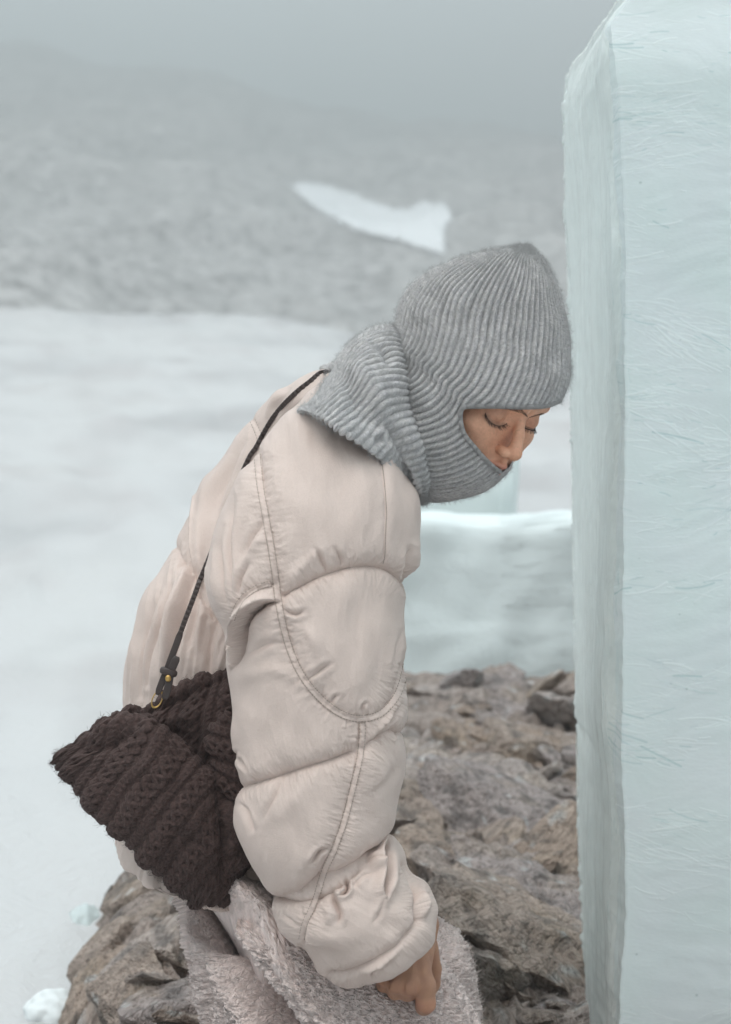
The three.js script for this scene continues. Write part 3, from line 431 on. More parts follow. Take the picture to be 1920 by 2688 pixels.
// folds: shape g = soft ridge (+) or valley (-), c = sharp crease, s = step that overlaps to the left of travel
const fold = (pts, amp, width, shape = 'g') => ({ ...lineOf(pts), amp, width, shape });
function clothDisp(seams, folds, { seed = 0, fine = 1, grain = null, calm = 0.001, pleat = 0 } = {}) {
  return (x, y, side, u, v, U_, V_, nz) => {
    const back = side < 0 ? 0.7 : 1; let d = 0, puff = 1, gath = 0;
    for (const s of seams) {
      if (!near(s, x, y, s.reach * 2.2)) continue;
      const e = Math.exp(-((hit.d / s.width) ** 0.9)), tip = sstep(0, 25, Math.min(hit.s, s.L - hit.s) + 18);
      d -= s.depth * e * tip;
      if (s.gather) { const g = Math.exp(-hit.d / (s.reach * 0.36)) * (1 - Math.exp(-hit.d / 2.5)), q = n2(hit.s / 13 + seed, hit.d / 75 + hit.sd * 0.003 + seed * 3), q2 = n2b(hit.s / 34 + seed, hit.d / 130 + seed); gath += s.gather * g * (0.0024 * (0.4 - Math.abs(q)) + 0.0024 * (0.35 - Math.abs(q2)) * sstep(0, 22, hit.d)) * tip; }
    }
    for (const f of folds) {
      if (!near(f, x, y, f.width * 4)) continue;
      const t = hit.s / f.L, tp = Math.sin(Math.PI * clamp(t * 0.94 + 0.03)) ** 0.6, q = hit.d / f.width;
      if (f.shape === 'g') d += f.amp * tp * Math.exp(-q * q);
      else if (f.shape === 'c') d += f.amp * tp * (Math.exp(-q * 1.6) - 0.35 * Math.exp(-((q - 1.5) ** 2)));
      else d += f.amp * tp * (hit.sd < 0 ? 0.55 * Math.exp(-q * q * 0.5) * (1 - Math.exp(-q * 5)) + 0.12 * Math.exp(-q * 6) : -Math.exp(-q * 1.3) * (1 - 0.75 * Math.exp(-q * 9)));
    }
    const gx = grain ? grain(x, y) : [1, 0], al = x * gx[0] + y * gx[1], ac = -x * gx[1] + y * gx[0];
    d += gath + fine * (0.0028 * n3(al / 170, ac / 85, seed) + 0.0006 * (0.4 - Math.abs(n3b(al / 110, ac / 36, seed + 5))) + 0.00006 * n3(x / 15, y / 15, seed + 9)) - calm;
    if (pleat) d += pleat * sstep(1380, 1560, y) * ((0.38 - Math.abs(n2(ac / 40 + seed, al / 330))) + 0.5 * (0.38 - Math.abs(n2b(ac / 21, al / 240 + seed))));
    return d * back;
  };
}
const torsoRows = [
  [866, 966, 950, 1030, -0.03, 0.06], [838, 968, 985, 1090, -0.03, 0.10], [800, 983, 1010, 1140, -0.04, 0.125], [735, 1022, 1050, 1230, -0.05, 0.14], [692, 1064, 1060, 1320, -0.09, 0.145], [664, 1098, 1060, 1390, -0.105, 0.15], [615, 1153, 1050, 1450, -0.115, 0.15], [556, 1241, 1040, 1530, -0.12, 0.15], [508, 1324, 1030, 1610, -0.115, 0.15], [473, 1383, 1020, 1680, -0.105, 0.15], [445, 1440, 1000, 1740, -0.09, 0.15], [414, 1501, 980, 1800, -0.065, 0.15], [378, 1584, 960, 1870, -0.06, 0.15], [349, 1667, 930, 1940, -0.065, 0.15], [329, 1738, 900, 2000, -0.07, 0.145], [317, 1815, 880, 2060, -0.07, 0.14], [308, 1900, 860, 2120, -0.075, 0.135], [298, 2000, 830, 2190, -0.07, 0.135], [296, 2090, 800, 2260, -0.06, 0.145], [306, 2170, 765, 2315, -0.05, 0.155, 0, 8], [318, 2204, 750, 2338, -0.045, 0.165, 0, 30], [330, 2206, 738, 2330, -0.045, 0.155, 0, 32], [360, 2200, 700, 2300, -0.045, 0.12, 0, 26]];
const torsoSeams = [
  seam([[440, 1425], [458, 1437], [472, 1463], [491, 1480], [503, 1492], [512, 1512], [528, 1550], [545, 1592], [571, 1622], [620, 1660]], 0.009, 15, 1.3),
  seam([[663, 1098], [672, 1118], [682, 1143], [700, 1180]], 0.003, 8, 0.4, 40),
  seam([[300, 1850], [330, 1905], [420, 1960], [560, 1990]], 0.008, 14, 1.2),
  seam([[318, 2190], [420, 2290], [540, 2345], [606, 2345], [700, 2318]], 0.004, 7, 1.2, 50)];
const torsoFolds = [
  fold([[520, 1262], [514, 1300], [509, 1360], [505, 1433], [504, 1492]], -0.012, 9, 's'), fold([[545, 1235], [532, 1330], [526, 1440], [520, 1500]], 0.0087, 18), fold([[509, 1502], [492, 1560], [474, 1640], [455, 1720], [430, 1800]], -0.0145, 12, 'c'), fold([[490, 1500], [470, 1580], [452, 1650], [438, 1740]], 0.0130, 18),
  fold([[640, 1160], [605, 1220], [575, 1290], [560, 1350]], -0.0087, 12), fold([[452, 1540], [430, 1620], [400, 1700], [385, 1800]], -0.0087, 9, 'c'), fold([[420, 1560], [390, 1650], [372, 1740], [366, 1830]], -0.0072, 9, 'c'), fold([[400, 1530], [365, 1640], [345, 1740], [340, 1840]], 0.0058, 10), fold([[560, 1640], [548, 1700], [552, 1780]], -0.0087, 14), fold([[520, 1600], [505, 1680], [510, 1730]], -0.0087, 12), fold([[540, 1560], [520, 1640], [500, 1720]], 0.0087, 12),
  fold([[610, 1190], [560, 1270], [530, 1330]], 0.0058, 12), fold([[760, 1010], [735, 1050], [725, 1080]], -0.0058, 9), fold([[730, 1030], [712, 1070], [700, 1100]], 0.0043, 8), fold([[455, 1760], [440, 1830], [430, 1900]], -0.0072, 9, 'c'), fold([[585, 2300], [640, 2318], [700, 2322]], -0.0087, 7, 'c'), fold([[600, 2335], [650, 2340], [700, 2330]], 0.0058, 7)];
const along = (ax, ay, bx, by) => { const L = Math.hypot(bx - ax, by - ay), r = [(bx - ax) / L, (by - ay) / L]; return () => r; };
const jacketGeo = ladder(torsoRows, 400, 330, { power: 2.15, frontShare: 0.64, disp: clothDisp(torsoSeams, torsoFolds, { seed: 3, grain: along(520, 1200, 400, 1800), fine: 1.2, pleat: 0.0032 }) });
const jacket = mesh('jacket', jacketGeo, cloth, person);

const armRows = [
  [860, 975, 930, 1030, 0.045, 0.03], [850, 995, 985, 1105, 0.055, 0.075], [790, 1050, 1045, 1190, 0.075, 0.105], [722, 1112, 1088, 1270, 0.095, 0.118], [668, 1190, 1107, 1335, 0.11, 0.128], [610, 1273, 1104, 1395, 0.125, 0.13], [578, 1345, 1097, 1450, 0.135, 0.128], [554, 1430, 1081, 1512, 0.145, 0.124], [532, 1510, 1073, 1560, 0.152, 0.122], [545, 1572, 1068, 1620, 0.158, 0.12], [566, 1620, 1067, 1670, 0.162, 0.118], [592, 1675, 1069, 1725, 0.165, 0.116], [596, 1740, 1074, 1780, 0.168, 0.115], [604, 1800, 1075, 1832, 0.17, 0.114], [606, 1870, 1072, 1890, 0.172, 0.112], [609, 1939, 1068, 1940, 0.173, 0.112], [617, 2050, 1066, 2010, 0.174, 0.112], [612, 2128, 1054, 2085, 0.174, 0.114], [627, 2199, 1040, 2142, 0.174, 0.114], [662, 2270, 1024, 2178, 0.174, 0.110, 0, 0], [700, 2328, 1008, 2186, 0.174, 0.098, 0, 2], [740, 2340, 975, 2205, 0.172, 0.075, 0, 4], [800, 2322, 920, 2240, 0.17, 0.04, 0, 6]];
const armSeams = [
  seam([[742, 1559], [782, 1539], [837, 1512], [908, 1492], [956, 1486], [1005, 1489], [1043, 1504], [1070, 1527], [1082, 1545]], 0.0125, 15, 1.4),
  seam([[1003, 1195], [1009, 1260], [1015, 1337], [1013, 1400], [1011, 1456], [1005, 1488]], 0.0022, 6, 0.25, 40),
  seam([[675, 1186], [683, 1270], [698, 1357], [712, 1436], [724, 1516], [730, 1567], [738, 1614], [750, 1666], [766, 1717], [793, 1773], [829, 1820], [873, 1860], [916, 1882], [956, 1886], [995, 1876], [1027, 1848], [1051, 1808], [1063, 1765], [1069, 1740]], 0.0062, 17, 1.1),
  seam([[950, 1892], [952, 1923], [945, 1991], [929, 2060], [906, 2151], [879, 2228], [852, 2287], [838, 2337]], 0.006, 14, 0.9),
  seam([[716, 1529], [679, 1539], [643, 1563], [619, 1595], [604, 1640]], 0.006, 12, 0.9),
  seam([[605, 2072], [619, 2064], [651, 2057], [697, 2046], [751, 2030], [806, 2014], [870, 1996], [938, 1975]], 0.0135, 15, 1.5),
  seam([[966, 1964], [985, 1948], [1016, 1932], [1043, 1918], [1064, 1927], [1075, 1915]], 0.011, 13, 1.6)];
const armFolds = [
  fold([[720, 1576], [687, 1583], [655, 1607], [635, 1634], [625, 1666], [621, 1700], [612, 1740]], 0.034, 10, 's'),
  fold([[700, 1562], [660, 1580], [632, 1612], [612, 1650]], 0.009, 12), fold([[600, 1668], [612, 1690], [622, 1700]], -0.008, 6, 'c'),
  fold([[652, 1480], [630, 1520], [622, 1560]], -0.007, 9, 'c'), fold([[700, 1400], [665, 1440], [640, 1490]], 0.005, 14), fold([[690, 1360], [664, 1400], [640, 1455]], -0.005, 10, 'c'), fold([[610, 1300], [598, 1400], [604, 1500], [606, 1560]], -0.004, 9, 'c'), fold([[585, 1380], [574, 1450], [580, 1530], [596, 1600]], -0.004, 8, 'c'), fold([[560, 1440], [556, 1520], [572, 1590]], 0.004, 10), fold([[625, 1330], [617, 1420], [616, 1500]], 0.004, 10),
  fold([[760, 1540], [800, 1480], [850, 1440]], 0.004, 16), fold([[830, 1440], [850, 1480], [862, 1500]], -0.006, 9, 'c'), fold([[880, 1440], [900, 1470], [902, 1488]], -0.005, 8, 'c'), fold([[1082, 1440], [1075, 1490], [1080, 1530]], -0.007, 8, 'c'), fold([[1095, 1420], [1090, 1480], [1086, 1520]], 0.005, 9),
  fold([[790, 1640], [830, 1690], [850, 1750]], 0.004, 18), fold([[745, 1600], [775, 1612], [800, 1600]], -0.005, 8, 'c'), fold([[800, 1790], [840, 1760], [870, 1740]], -0.005, 9, 'c'), fold([[870, 1850], [880, 1830], [890, 1825]], -0.004, 6, 'c'), fold([[955, 1868], [960, 1850], [970, 1846]], -0.005, 6, 'c'), fold([[1035, 1760], [1050, 1700], [1060, 1660]], -0.004, 10, 'c'),
  fold([[980, 1950], [1020, 1890], [1055, 1830]], 0.004, 12), fold([[1000, 1940], [1030, 1900], [1060, 1850]], -0.006, 7, 'c'), fold([[640, 1720], [700, 1690], [750, 1690]], -0.004, 12, 'c'), fold([[640, 1780], [720, 1760], [780, 1790]], 0.003, 18), fold([[615, 1990], [640, 2020], [650, 2050]], -0.006, 7, 'c'), fold([[614, 1975], [606, 2000], [612, 2030]], -0.008, 7, 'c'),
  fold([[660, 2180], [640, 2130], [625, 2110]], -0.006, 9, 'c'), fold([[720, 2160], [770, 2100], [800, 2050]], 0.003, 22), fold([[690, 2150], [720, 2090], [730, 2050]], -0.004, 10, 'c'), fold([[820, 2270], [838, 2240], [860, 2230]], -0.008, 8, 'c'), fold([[980, 2090], [1020, 2060], [1050, 2010]], -0.004, 14)];
const foreRows = [
  [742, 2230, 960, 2110, 0.165, 0.05], [715, 2300, 995, 2150, 0.168, 0.085], [708, 2346, 1018, 2184, 0.17, 0.096], [716, 2385, 1040, 2204, 0.172, 0.104], [733, 2438, 1066, 2240, 0.174, 0.108], [758, 2466, 1092, 2290, 0.176, 0.108], [800, 2497, 1130, 2326, 0.178, 0.104, 0, -12], [826, 2540, 1150, 2378, 0.18, 0.098, 0, -6], [856, 2562, 1152, 2420, 0.181, 0.09, 0, 0], [890, 2578, 1147, 2448, 0.182, 0.08, 0, 7], [905, 2576, 1141, 2460, 0.182, 0.072, 0, 9], [925, 2556, 1128, 2450, 0.182, 0.06, 0, 8], [935, 2520, 1110, 2430, 0.182, 0.05, 0, 6]];
const foreSeams = [
  seam([[710, 2354], [765, 2363], [815, 2357], [829, 2351], [865, 2335], [906, 2312], [940, 2280]], 0.010, 12, 1.0),
  seam([[830, 2350], [820, 2383], [801, 2424], [792, 2465], [795, 2490]], 0.006, 12, 0.9),
  seam([[862, 2563], [915, 2561], [970, 2533], [1043, 2488], [1079, 2451], [1111, 2415]], 0.010, 10, 0.7),
  seam([[1111, 2415], [1106, 2385], [1102, 2356], [1089, 2301], [1070, 2262]], 0.010, 10, 0.6)];
const foreFolds = [
  fold([[1016, 2190], [1008, 2225], [1000, 2262], [1006, 2290], [1000, 2330], [1005, 2350]], 0.032, 12, 's'), fold([[1030, 2230], [1030, 2290], [1012, 2345]], 0.010, 15), fold([[975, 2240], [985, 2275], [1000, 2264]], 0.008, 10), fold([[960, 2255], [985, 2262], [1000, 2266]], -0.0042, 6, 'c'),
  fold([[905, 2300], [912, 2322], [908, 2340], [890, 2352]], -0.014, 7, 'c'), fold([[880, 2330], [890, 2350], [912, 2330]], 0.007, 9), fold([[868, 2336], [880, 2370], [892, 2400], [888, 2420]], -0.010, 9, 'c'), fold([[1005, 2350], [1000, 2390], [985, 2420]], -0.0036, 9, 'c'), fold([[1040, 2300], [1012, 2360], [990, 2400]], 0.006, 14), fold([[850, 2370], [862, 2400], [858, 2430]], 0.005, 10), fold([[925, 2330], [950, 2300], [975, 2290]], -0.0030, 8, 'c'),
  fold([[830, 2460], [900, 2470], [980, 2440]], 0.004, 26), fold([[800, 2480], [830, 2500], [850, 2530]], -0.0024, 8, 'c'), fold([[740, 2400], [765, 2420], [780, 2440]], -0.0024, 7, 'c'), fold([[780, 2370], [786, 2390], [790, 2410]], -0.0024, 6, 'c'), fold([[940, 2560], [1000, 2530], [1060, 2480]], 0.006, 11), fold([[985, 2570], [978, 2556], [990, 2545]], -0.0036, 5, 'c'), fold([[870, 2560], [892, 2574], [905, 2570]], -0.0030, 6, 'c'), fold([[1110, 2330], [1125, 2370], [1118, 2410]], 0.006, 9), fold([[1130, 2330], [1140, 2380], [1132, 2430]], -0.003, 8)];
const armGeo = ladder(armRows, 520, 400, { power: 2.2, frontShare: 0.68, disp: clothDisp(armSeams, armFolds, { seed: 21, grain: along(700, 1300, 760, 2000) }) });
const foreGeo = ladder(foreRows, 260, 330, { power: 2.2, frontShare: 0.68, disp: clothDisp(foreSeams, foreFolds, { seed: 33, grain: along(760, 2380, 980, 2520), fine: 0.9 }) });
const sleeve = mesh('sleeve', mergeGeometries([armGeo, foreGeo]), cloth, jacket);
{ // far sleeve, on the other side of the body
  const far = (rows, dx) => rows.map((r) => [r[0] + dx, r[1], r[2] + dx - 40, r[3], -r[4] - 0.10, r[5] * 0.8, 0, r[7] ?? 0]);
  mesh('sleeve', mergeGeometries([ladder(far(armRows.slice(3), 0), 70, 60, { disp: clothDisp(armSeams, [], { seed: 60 }) }), ladder(far(foreRows, -60), 40, 60, { disp: clothDisp(foreSeams, [], { seed: 61 }) })]), cloth, jacket);
}
const armSurf = surface([armGeo, foreGeo]), backSurf = surface(jacketGeo);
{ // double-stitched tapes over the main seams, with their stitches
  const thread = std({ color: lin(0.36, 0.29, 0.25), roughness: 0.8 }), st = [];
  const stitchLine = (surf, pts, off, gap = 6.2) => { const l = lineOf(pts, 2); let next = 0; for (let i = 1; i < l.p.length - 1; i++) { if (l.s[i] < next) continue; next = l.s[i] + gap; const a = l.p[i - 1], b = l.p[i + 1], L = Math.hypot(b[0] - a[0], b[1] - a[1]) || 1, tx = (b[0] - a[0]) / L, ty = (b[1] - a[1]) / L, x = l.p[i][0] - ty * off, y = l.p[i][1] + tx * off, z0 = surf(x - tx * 1.9, y - ty * 1.9), z1 = surf(x + tx * 1.9, y + ty * 1.9); if (z0 === null || z1 === null) continue; const p = at(x - tx * 1.9, y - ty * 1.9, z0 + 0.0012), q = at(x + tx * 1.9, y + ty * 1.9, z1 + 0.0012), g = new THREE.CapsuleGeometry(0.00055, p.distanceTo(q) * 0.8, 2, 5); g.applyQuaternion(new THREE.Quaternion().setFromUnitVectors(V(0, 1, 0), q.clone().sub(p).normalize())); g.translate((p.x + q.x) / 2, (p.y + q.y) / 2, (p.z + q.z) / 2); st.push(g); } };
  const tape = (surf, pts, w, name = 'seam_tape') => { mesh(name, strip(surf, pts, w, 0.0016, { wrinkle: 0.0009 }), cloth, jacket); stitchLine(surf, pts, w * 0.36); stitchLine(surf, pts, -w * 0.36); };
  tape(armSurf, armSeams[2].p.filter((_, i, a) => i % 4 === 0 || i === a.length - 1), 23);
  tape(armSurf, [[951, 1898], [952, 1923], [945, 1991], [929, 2060], [906, 2151], [879, 2228], [852, 2287], [835, 2343]], 21);
  tape(armSurf, [[712, 1532], [679, 1541], [643, 1565], [621, 1596], [610, 1626]], 19);
  tape(armSurf, [[836, 2341], [820, 2383], [801, 2424], [792, 2466]], 20);
  tape(backSurf, [[664, 1105], [672, 1122], [681, 1145], [692, 1172]], 20);
  const piping = (surf, pts, r = 0.0009) => { const q = lineOf(pts, 6).p.map(([x, y]) => { const z = surf(x, y); return z === null ? null : at(x, y, z + 0.0004); }).filter(Boolean); return tube(q, r, 6); };
  mesh('seam_line', mergeGeometries([piping(armSurf, [[1003, 1212], [1009, 1260], [1015, 1337], [1013, 1400], [1011, 1456], [1006, 1480]], 0.0004)]), thread, jacket);
  const sm = mesh('stitching', mergeGeometries(st), thread, jacket); sm.userData.kind = 'stuff';
}

// ---------------------------------------------------------------- knitted hood and collar
const ZH = 0.03;                                                 // depth of the middle of the head
const knitMat = (() => {                                         // rows of V stitches and a heathered yarn
  const st = texture(128, 128, (u, v) => { const a = Math.abs(((u * 2) % 1) - 0.5) * 2, w = (v * 4 + a * 0.55) % 1; return 0.35 + 0.4 * Math.sin(Math.PI * w) * (0.6 + 0.4 * Math.cos(Math.PI * (a - 0.5))) + 0.25 * per2(u, v, 14); });
  const tone = texture(512, 512, (u, v) => { const a = per2(u, v, 70), b = per2(u, v, 24, 3), c = per2(u, v, 150, 9), k = 1 + 0.17 * a + 0.10 * b + 0.20 * c; return [0.46 * k, 0.445 * k, 0.445 * (k - 0.02 * b)]; }, { srgb: true });
  return phy({ map: tiled(tone, 4), bumpMap: tiled(st, 62, 46), bumpScale: 0.0009, roughness: 1, sheen: 0.5, sheenRoughness: 0.7, sheenColor: lin(0.75, 0.78, 0.8) });
})();
const fuzzMat = std({ color: lin(0.48, 0.48, 0.48), roughness: 1 });
const RIBS = 80;
const ribShare = 0.60, ribAt = (v) => v * RIBS;
function ribDisp(amp, warp, extra) {
  return (x, y, side, u, v, U_, V_, nz) => {
    const f = v <= ribShare ? v / ribShare * 0.5 : 0.5 + (v - ribShare) / (1 - ribShare) * 0.5;
    const ph = f * RIBS + 0.10 * n2(x / 110 + 9, y / 110) + warp(x, y, u), r = Math.abs(Math.sin(ph * Math.PI)), k = amp(u);
    return k * (r ** 0.62 - 0.76) + 0.00022 * n3(x / 7, y / 7, 3) * Math.min(1, k / 0.002) + 0.0020 * n3b(x / 130, y / 130, side * 2) + (extra ? extra(x, y, side) : 0);
  };
}
const hoodRows = [
  [1372, 647, 1386, 646, ZH, 0.004], [1354, 648, 1394, 653, ZH, 0.012], [1322, 654, 1411, 670, ZH, 0.024], [1262, 664, 1436, 698, ZH, 0.044], [1185, 688, 1462, 760, ZH - 0.002, 0.064], [1120, 722, 1480, 822, ZH - 0.004, 0.078], [1072, 762, 1491, 880, ZH - 0.006, 0.088], [1046, 806, 1494, 940, ZH - 0.006, 0.094], [1036, 846, 1489, 1008, ZH - 0.004, 0.098], [1032, 876, 1462, 1072, ZH, 0.1], [1031, 894, 1420, 1140, ZH + 0.004, 0.1], [1031, 906, 1356, 1188, ZH + 0.006, 0.098], [1032, 916, 1333, 1236, ZH + 0.006, 0.096], [1034, 926, 1266, 1292, ZH + 0.006, 0.096], [1037, 936, 1180, 1314, ZH + 0.004, 0.096], [1042, 944, 1120, 1310, ZH, 0.094], [1062, 952, 1082, 1270, ZH - 0.01, 0.085]];
const faceHole = lineOf([[1212, 1068], [1300, 1064], [1380, 1066], [1445, 1066], [1500, 1050], [1560, 1080], [1520, 1180], [1420, 1190], [1370, 1190], [1350, 1204], [1338, 1226], [1318, 1241], [1299, 1230], [1276, 1209], [1243, 1172], [1219, 1142], [1208, 1104]], 5, false).p;
const hoodFolds = [fold([[1300, 700], [1255, 780], [1220, 840]], -0.004, 16), fold([[1070, 960], [1110, 1040], [1150, 1130]], 0.004, 26), fold([[1190, 730], [1200, 790], [1180, 850]], 0.004, 24)];
const hoodFull = ladder(hoodRows, 330, RIBS * 8, { power: 2.12, frontShare: ribShare, disp: ribDisp((u) => 0.0050 * sstep(-0.02, 0.34, u) * (1 - 0.4 * sstep(0.95, 1, u)) + 0.0004, () => 0, (x, y, s) => { let d = 0; if (s > 0) for (const f of hoodFolds) if (near(f, x, y, f.width * 4)) { const q = hit.d / f.width; d += f.amp * Math.exp(-q * q) * Math.sin(Math.PI * clamp(hit.s / f.L)); } return d; }) });

const farHole = lineOf([[1212, 1068], [1300, 1064], [1380, 1066], [1445, 1066], [1500, 1050], [1560, 1080], [1520, 1180], [1420, 1176], [1368, 1180], [1344, 1204], [1334, 1214], [1322, 1232], [1299, 1230], [1276, 1209], [1243, 1172], [1219, 1142], [1208, 1104]], 5, false).p;
function cutFace(g) {                                            // the opening for the face, through both sides of the hood
  const p = g.attributes.position, ix = g.index.array, keep = [];
  for (let i = 0; i < ix.length; i += 3) { let x = 0, y = 0; for (let k = 0; k < 3; k++) { const q = toPx(p.getX(ix[i + k]), p.getY(ix[i + k]), p.getZ(ix[i + k])); x += q[0] / 3; y += q[1] / 3; } let z = 0; for (let k = 0; k < 3; k++) z += p.getZ(ix[i + k]) / 3; if (!inPoly(z > ZH ? faceHole : farHole, x, y)) keep.push(ix[i], ix[i + 1], ix[i + 2]); }
  g.setIndex(keep); return g;
}
const hoodSurf = surface(hoodFull);
const hood = mesh('balaclava', cutFace(hoodFull), knitMat, person);
{ // knitted edge round the face
  const pts = [[1466, 1052], [1444, 1063], [1410, 1067], [1369, 1068], [1308, 1066], [1255, 1066], [1224, 1067], [1212, 1074], [1208, 1090], [1209, 1106], [1213, 1126], [1220, 1143], [1231, 1158], [1243, 1172], [1259, 1191], [1276, 1209], [1299, 1230], [1312, 1238]];
  const edge = lineOf(pts, 5).p.map(([x, y]) => { const z = hoodSurf(x, y); return z === null || z < ZH - 0.06 ? null : at(x, y, z - 0.0012); }).filter(Boolean);
  mesh('knitted_edge', tube(edge, 0.0031, 10), knitMat, hood);
}
const collarRows = [
  [1062, 880, 1118, 1280, ZH - 0.01, 0.08], [1036, 858, 1122, 1308, ZH - 0.005, 0.098], [1008, 854, 1120, 1318, ZH, 0.112], [975, 862, 1116, 1319, ZH + 0.004, 0.122], [942, 880, 1112, 1317, ZH + 0.008, 0.128], [912, 908, 1109, 1314, ZH + 0.012, 0.132], [889, 948, 1106, 1310, ZH + 0.016, 0.136, 0, 0, 0.015], [872, 985, 1102, 1306, ZH + 0.02, 0.142, 0, 0, 0.03], [848, 1020, 1100, 1303, ZH + 0.024, 0.150, 0, 0, 0.045], [820, 1058, 1098, 1301, ZH + 0.028, 0.158, 0, 0, 0.06], [796, 1083, 1096, 1300, ZH + 0.03, 0.163, 0, -14, 0.07], [790, 1091, 1095, 1301, ZH + 0.03, 0.163, 0, -16, 0.07], [796, 1094, 1090, 1298, ZH + 0.03, 0.157, 0, -16, 0.065], [812, 1088, 1080, 1285, ZH + 0.03, 0.148, 0, -16, 0.05]];
const collarFolds = [fold([[893, 985], [915, 1000], [940, 1030], [962, 1068], [985, 1105], [1004, 1135]], -0.011, 28), fold([[930, 960], [965, 1000], [990, 1050], [1008, 1090]], 0.009, 28), fold([[1008, 1112], [1024, 1118], [1042, 1150], [1060, 1195], [1072, 1238], [1084, 1270]], -0.012, 12, 'c'), fold([[1045, 1090], [1075, 1160], [1100, 1230], [1112, 1290]], 0.010, 24), fold([[990, 1120], [1012, 1145], [1030, 1185]], 0.006, 14), fold([[985, 905], [1015, 925], [1030, 960]], -0.010, 14), fold([[838, 1052], [880, 1095], [940, 1130]], 0.004, 24), fold([[990, 1160], [1000, 1150], [1020, 1160]], -0.007, 12)];
const collarGeo = ladder(collarRows, 230, RIBS * 8, { power: 2.1, frontShare: ribShare, disp: ribDisp((u) => 0.0043, (x, y, u) => 0.5 * Math.sin(u * 5) * 0.3, (x, y, s) => { let d = 0; if (s > 0) for (const f of collarFolds) if (near(f, x, y, f.width * 4)) { const q = hit.d / f.width, tp = Math.sin(Math.PI * clamp(hit.s / f.L * 0.96 + 0.02)) ** 0.6; d += f.amp * tp * (f.shape === 'c' ? Math.exp(-q * 1.3) : Math.exp(-q * q)); } return d; }) });
mesh('collar', collarGeo, knitMat, hood);
{ // the far edge of the collar, standing up behind the neck
  const rows = [[888, 948, 930, 960, -0.06, 0.012], [866, 953, 915, 985, -0.06, 0.014], [846, 962, 885, 1000, -0.06, 0.014], [840, 968, 872, 992, -0.06, 0.008]];
  mesh('collar', ladder(rows, 40, 60, { disp: (x, y) => 0.0016 * Math.abs(Math.sin((x + y * 0.6) / 6)) }), knitMat, hood);
}
const knitTuft = tuftGeometry(5, 6, 0.0052, 0.00007, 0.002, 0.9);
tufts('wool_fuzz', hoodFull, 6500, knitTuft, fuzzMat, hood, 41, { keep: (x, y, z, n) => n.z > -0.35 && !inPoly(faceHole, ...toPx(x, y, z)) });
tufts('wool_fuzz', collarGeo, 3800, knitTuft, fuzzMat, hood, 42, { keep: (x, y, z, n) => n.z > -0.35 });

// ---------------------------------------------------------------- body: face, neck, hand and what the clothes hide
const headAxes = (() => {                                        // forward, up and side of the turned, bowed and tilted head
  const yaw = 35 * Math.PI / 180, roll = 21 * Math.PI / 180, F0 = V(0.723, -0.691, 0).normalize(), U0 = V(0.691, 0.723, 0).normalize(), R0 = V(0, 0, 1);
  const F = F0.clone().multiplyScalar(Math.cos(yaw)).addScaledVector(R0, Math.sin(yaw)), Rr = R0.clone().multiplyScalar(Math.cos(yaw)).addScaledVector(F0, -Math.sin(yaw));
  const R = Rr.clone().multiplyScalar(Math.cos(roll)).addScaledVector(U0, -Math.sin(roll)), U = U0.clone().multiplyScalar(Math.cos(roll)).addScaledVector(Rr, Math.sin(roll));
  return { F, U, R, O: at(1374, 1106, ZH + 0.058) };
})();
const headPoint = (f, u, r) => headAxes.O.clone().addScaledVector(headAxes.F, f / 1000).addScaledVector(headAxes.U, u / 1000).addScaledVector(headAxes.R, r / 1000);
function headField(f, u, r) {
  if (u < 0) u /= 0.9;                                    // millimetres from the root of the nose: forward, up, to her right
  const a = Math.abs(r);
  let d = ball(f, u, r, [-82, 16, 0], [78, 62, 64]);
  d = smin(d, ball(f, u, r, [-52, -36, 0], [46, 72, 64]), 22);
  d = smin(d, ball(f, u, a, [-30, -28, 40], [22, 20, 24]), 18);
  d = smin(d, capsule(f, u, a, [-74, -72, 44], [-32, -94, 12], 12, 12), 20);
  d = smin(d, ball(f, u, r, [-21, -92, 0], [14, 13, 18]), 16);
  d = smin(d, ball(f, u, a, [-30, -52, 32], [24, 28, 23]), 18);
  d = smin(d, ball(f, u, r, [-16, -64, 0], [20, 24, 26]), 14);
  d = smin(d, capsule(f, u, a, [-5, 15, 6], [-17, 17, 44], 7.5, 8), 14);
  d = smax(d, -ball(f, u, a, [-3, -3, 31], [12, 10, 15]), 9);
  d = smin(d, Math.hypot(f + 19, u + 4, a - 32) - 14.0, 8);    // lowered eyelid over the eye
  d = smin(d, capsule(f, u, r, [-6, 4, 0], [5, -18, 0], 5.5, 6), 9);
  d = smin(d, capsule(f, u, r, [5, -18, 0], [13, -38, 0], 6, 8.2), 7);
  d = smin(d, Math.hypot(f - 12, u + 39.5, r) - 9.3, 5);
  d = smin(d, ball(f, u, a, [5.5, -43.5, 10.5], [9.5, 7.2, 6.2]), 4.5);
  d = smin(d, capsule(f, u, r, [13, -43, 0], [4, -50, 0], 4.4, 4.5), 4);
  d = smax(d, -ball(f, u, a, [9, -48.5, 6.2], [4.5, 4, 2.7]), 2);
  d = smin(d, capsule(f, u, r, [4, -50, 0], [7, -60, 0], 4, 4), 8);
  d = smin(d, capsule(f, u, a, [8.2, -61.5, 2], [-5, -66, 21], 4.6, 2.2), 4.5);
  d = smin(d, capsule(f, u, a, [6.2, -71.5, 0], [-6, -68.5, 20], 5.2, 2.2), 4.5);
  d = smax(d, -(capsule(f, u, a, [12, -66.5, 0], [-3, -67.2, 22], 0.9, 0.7)), 2.2);
  return d;
}
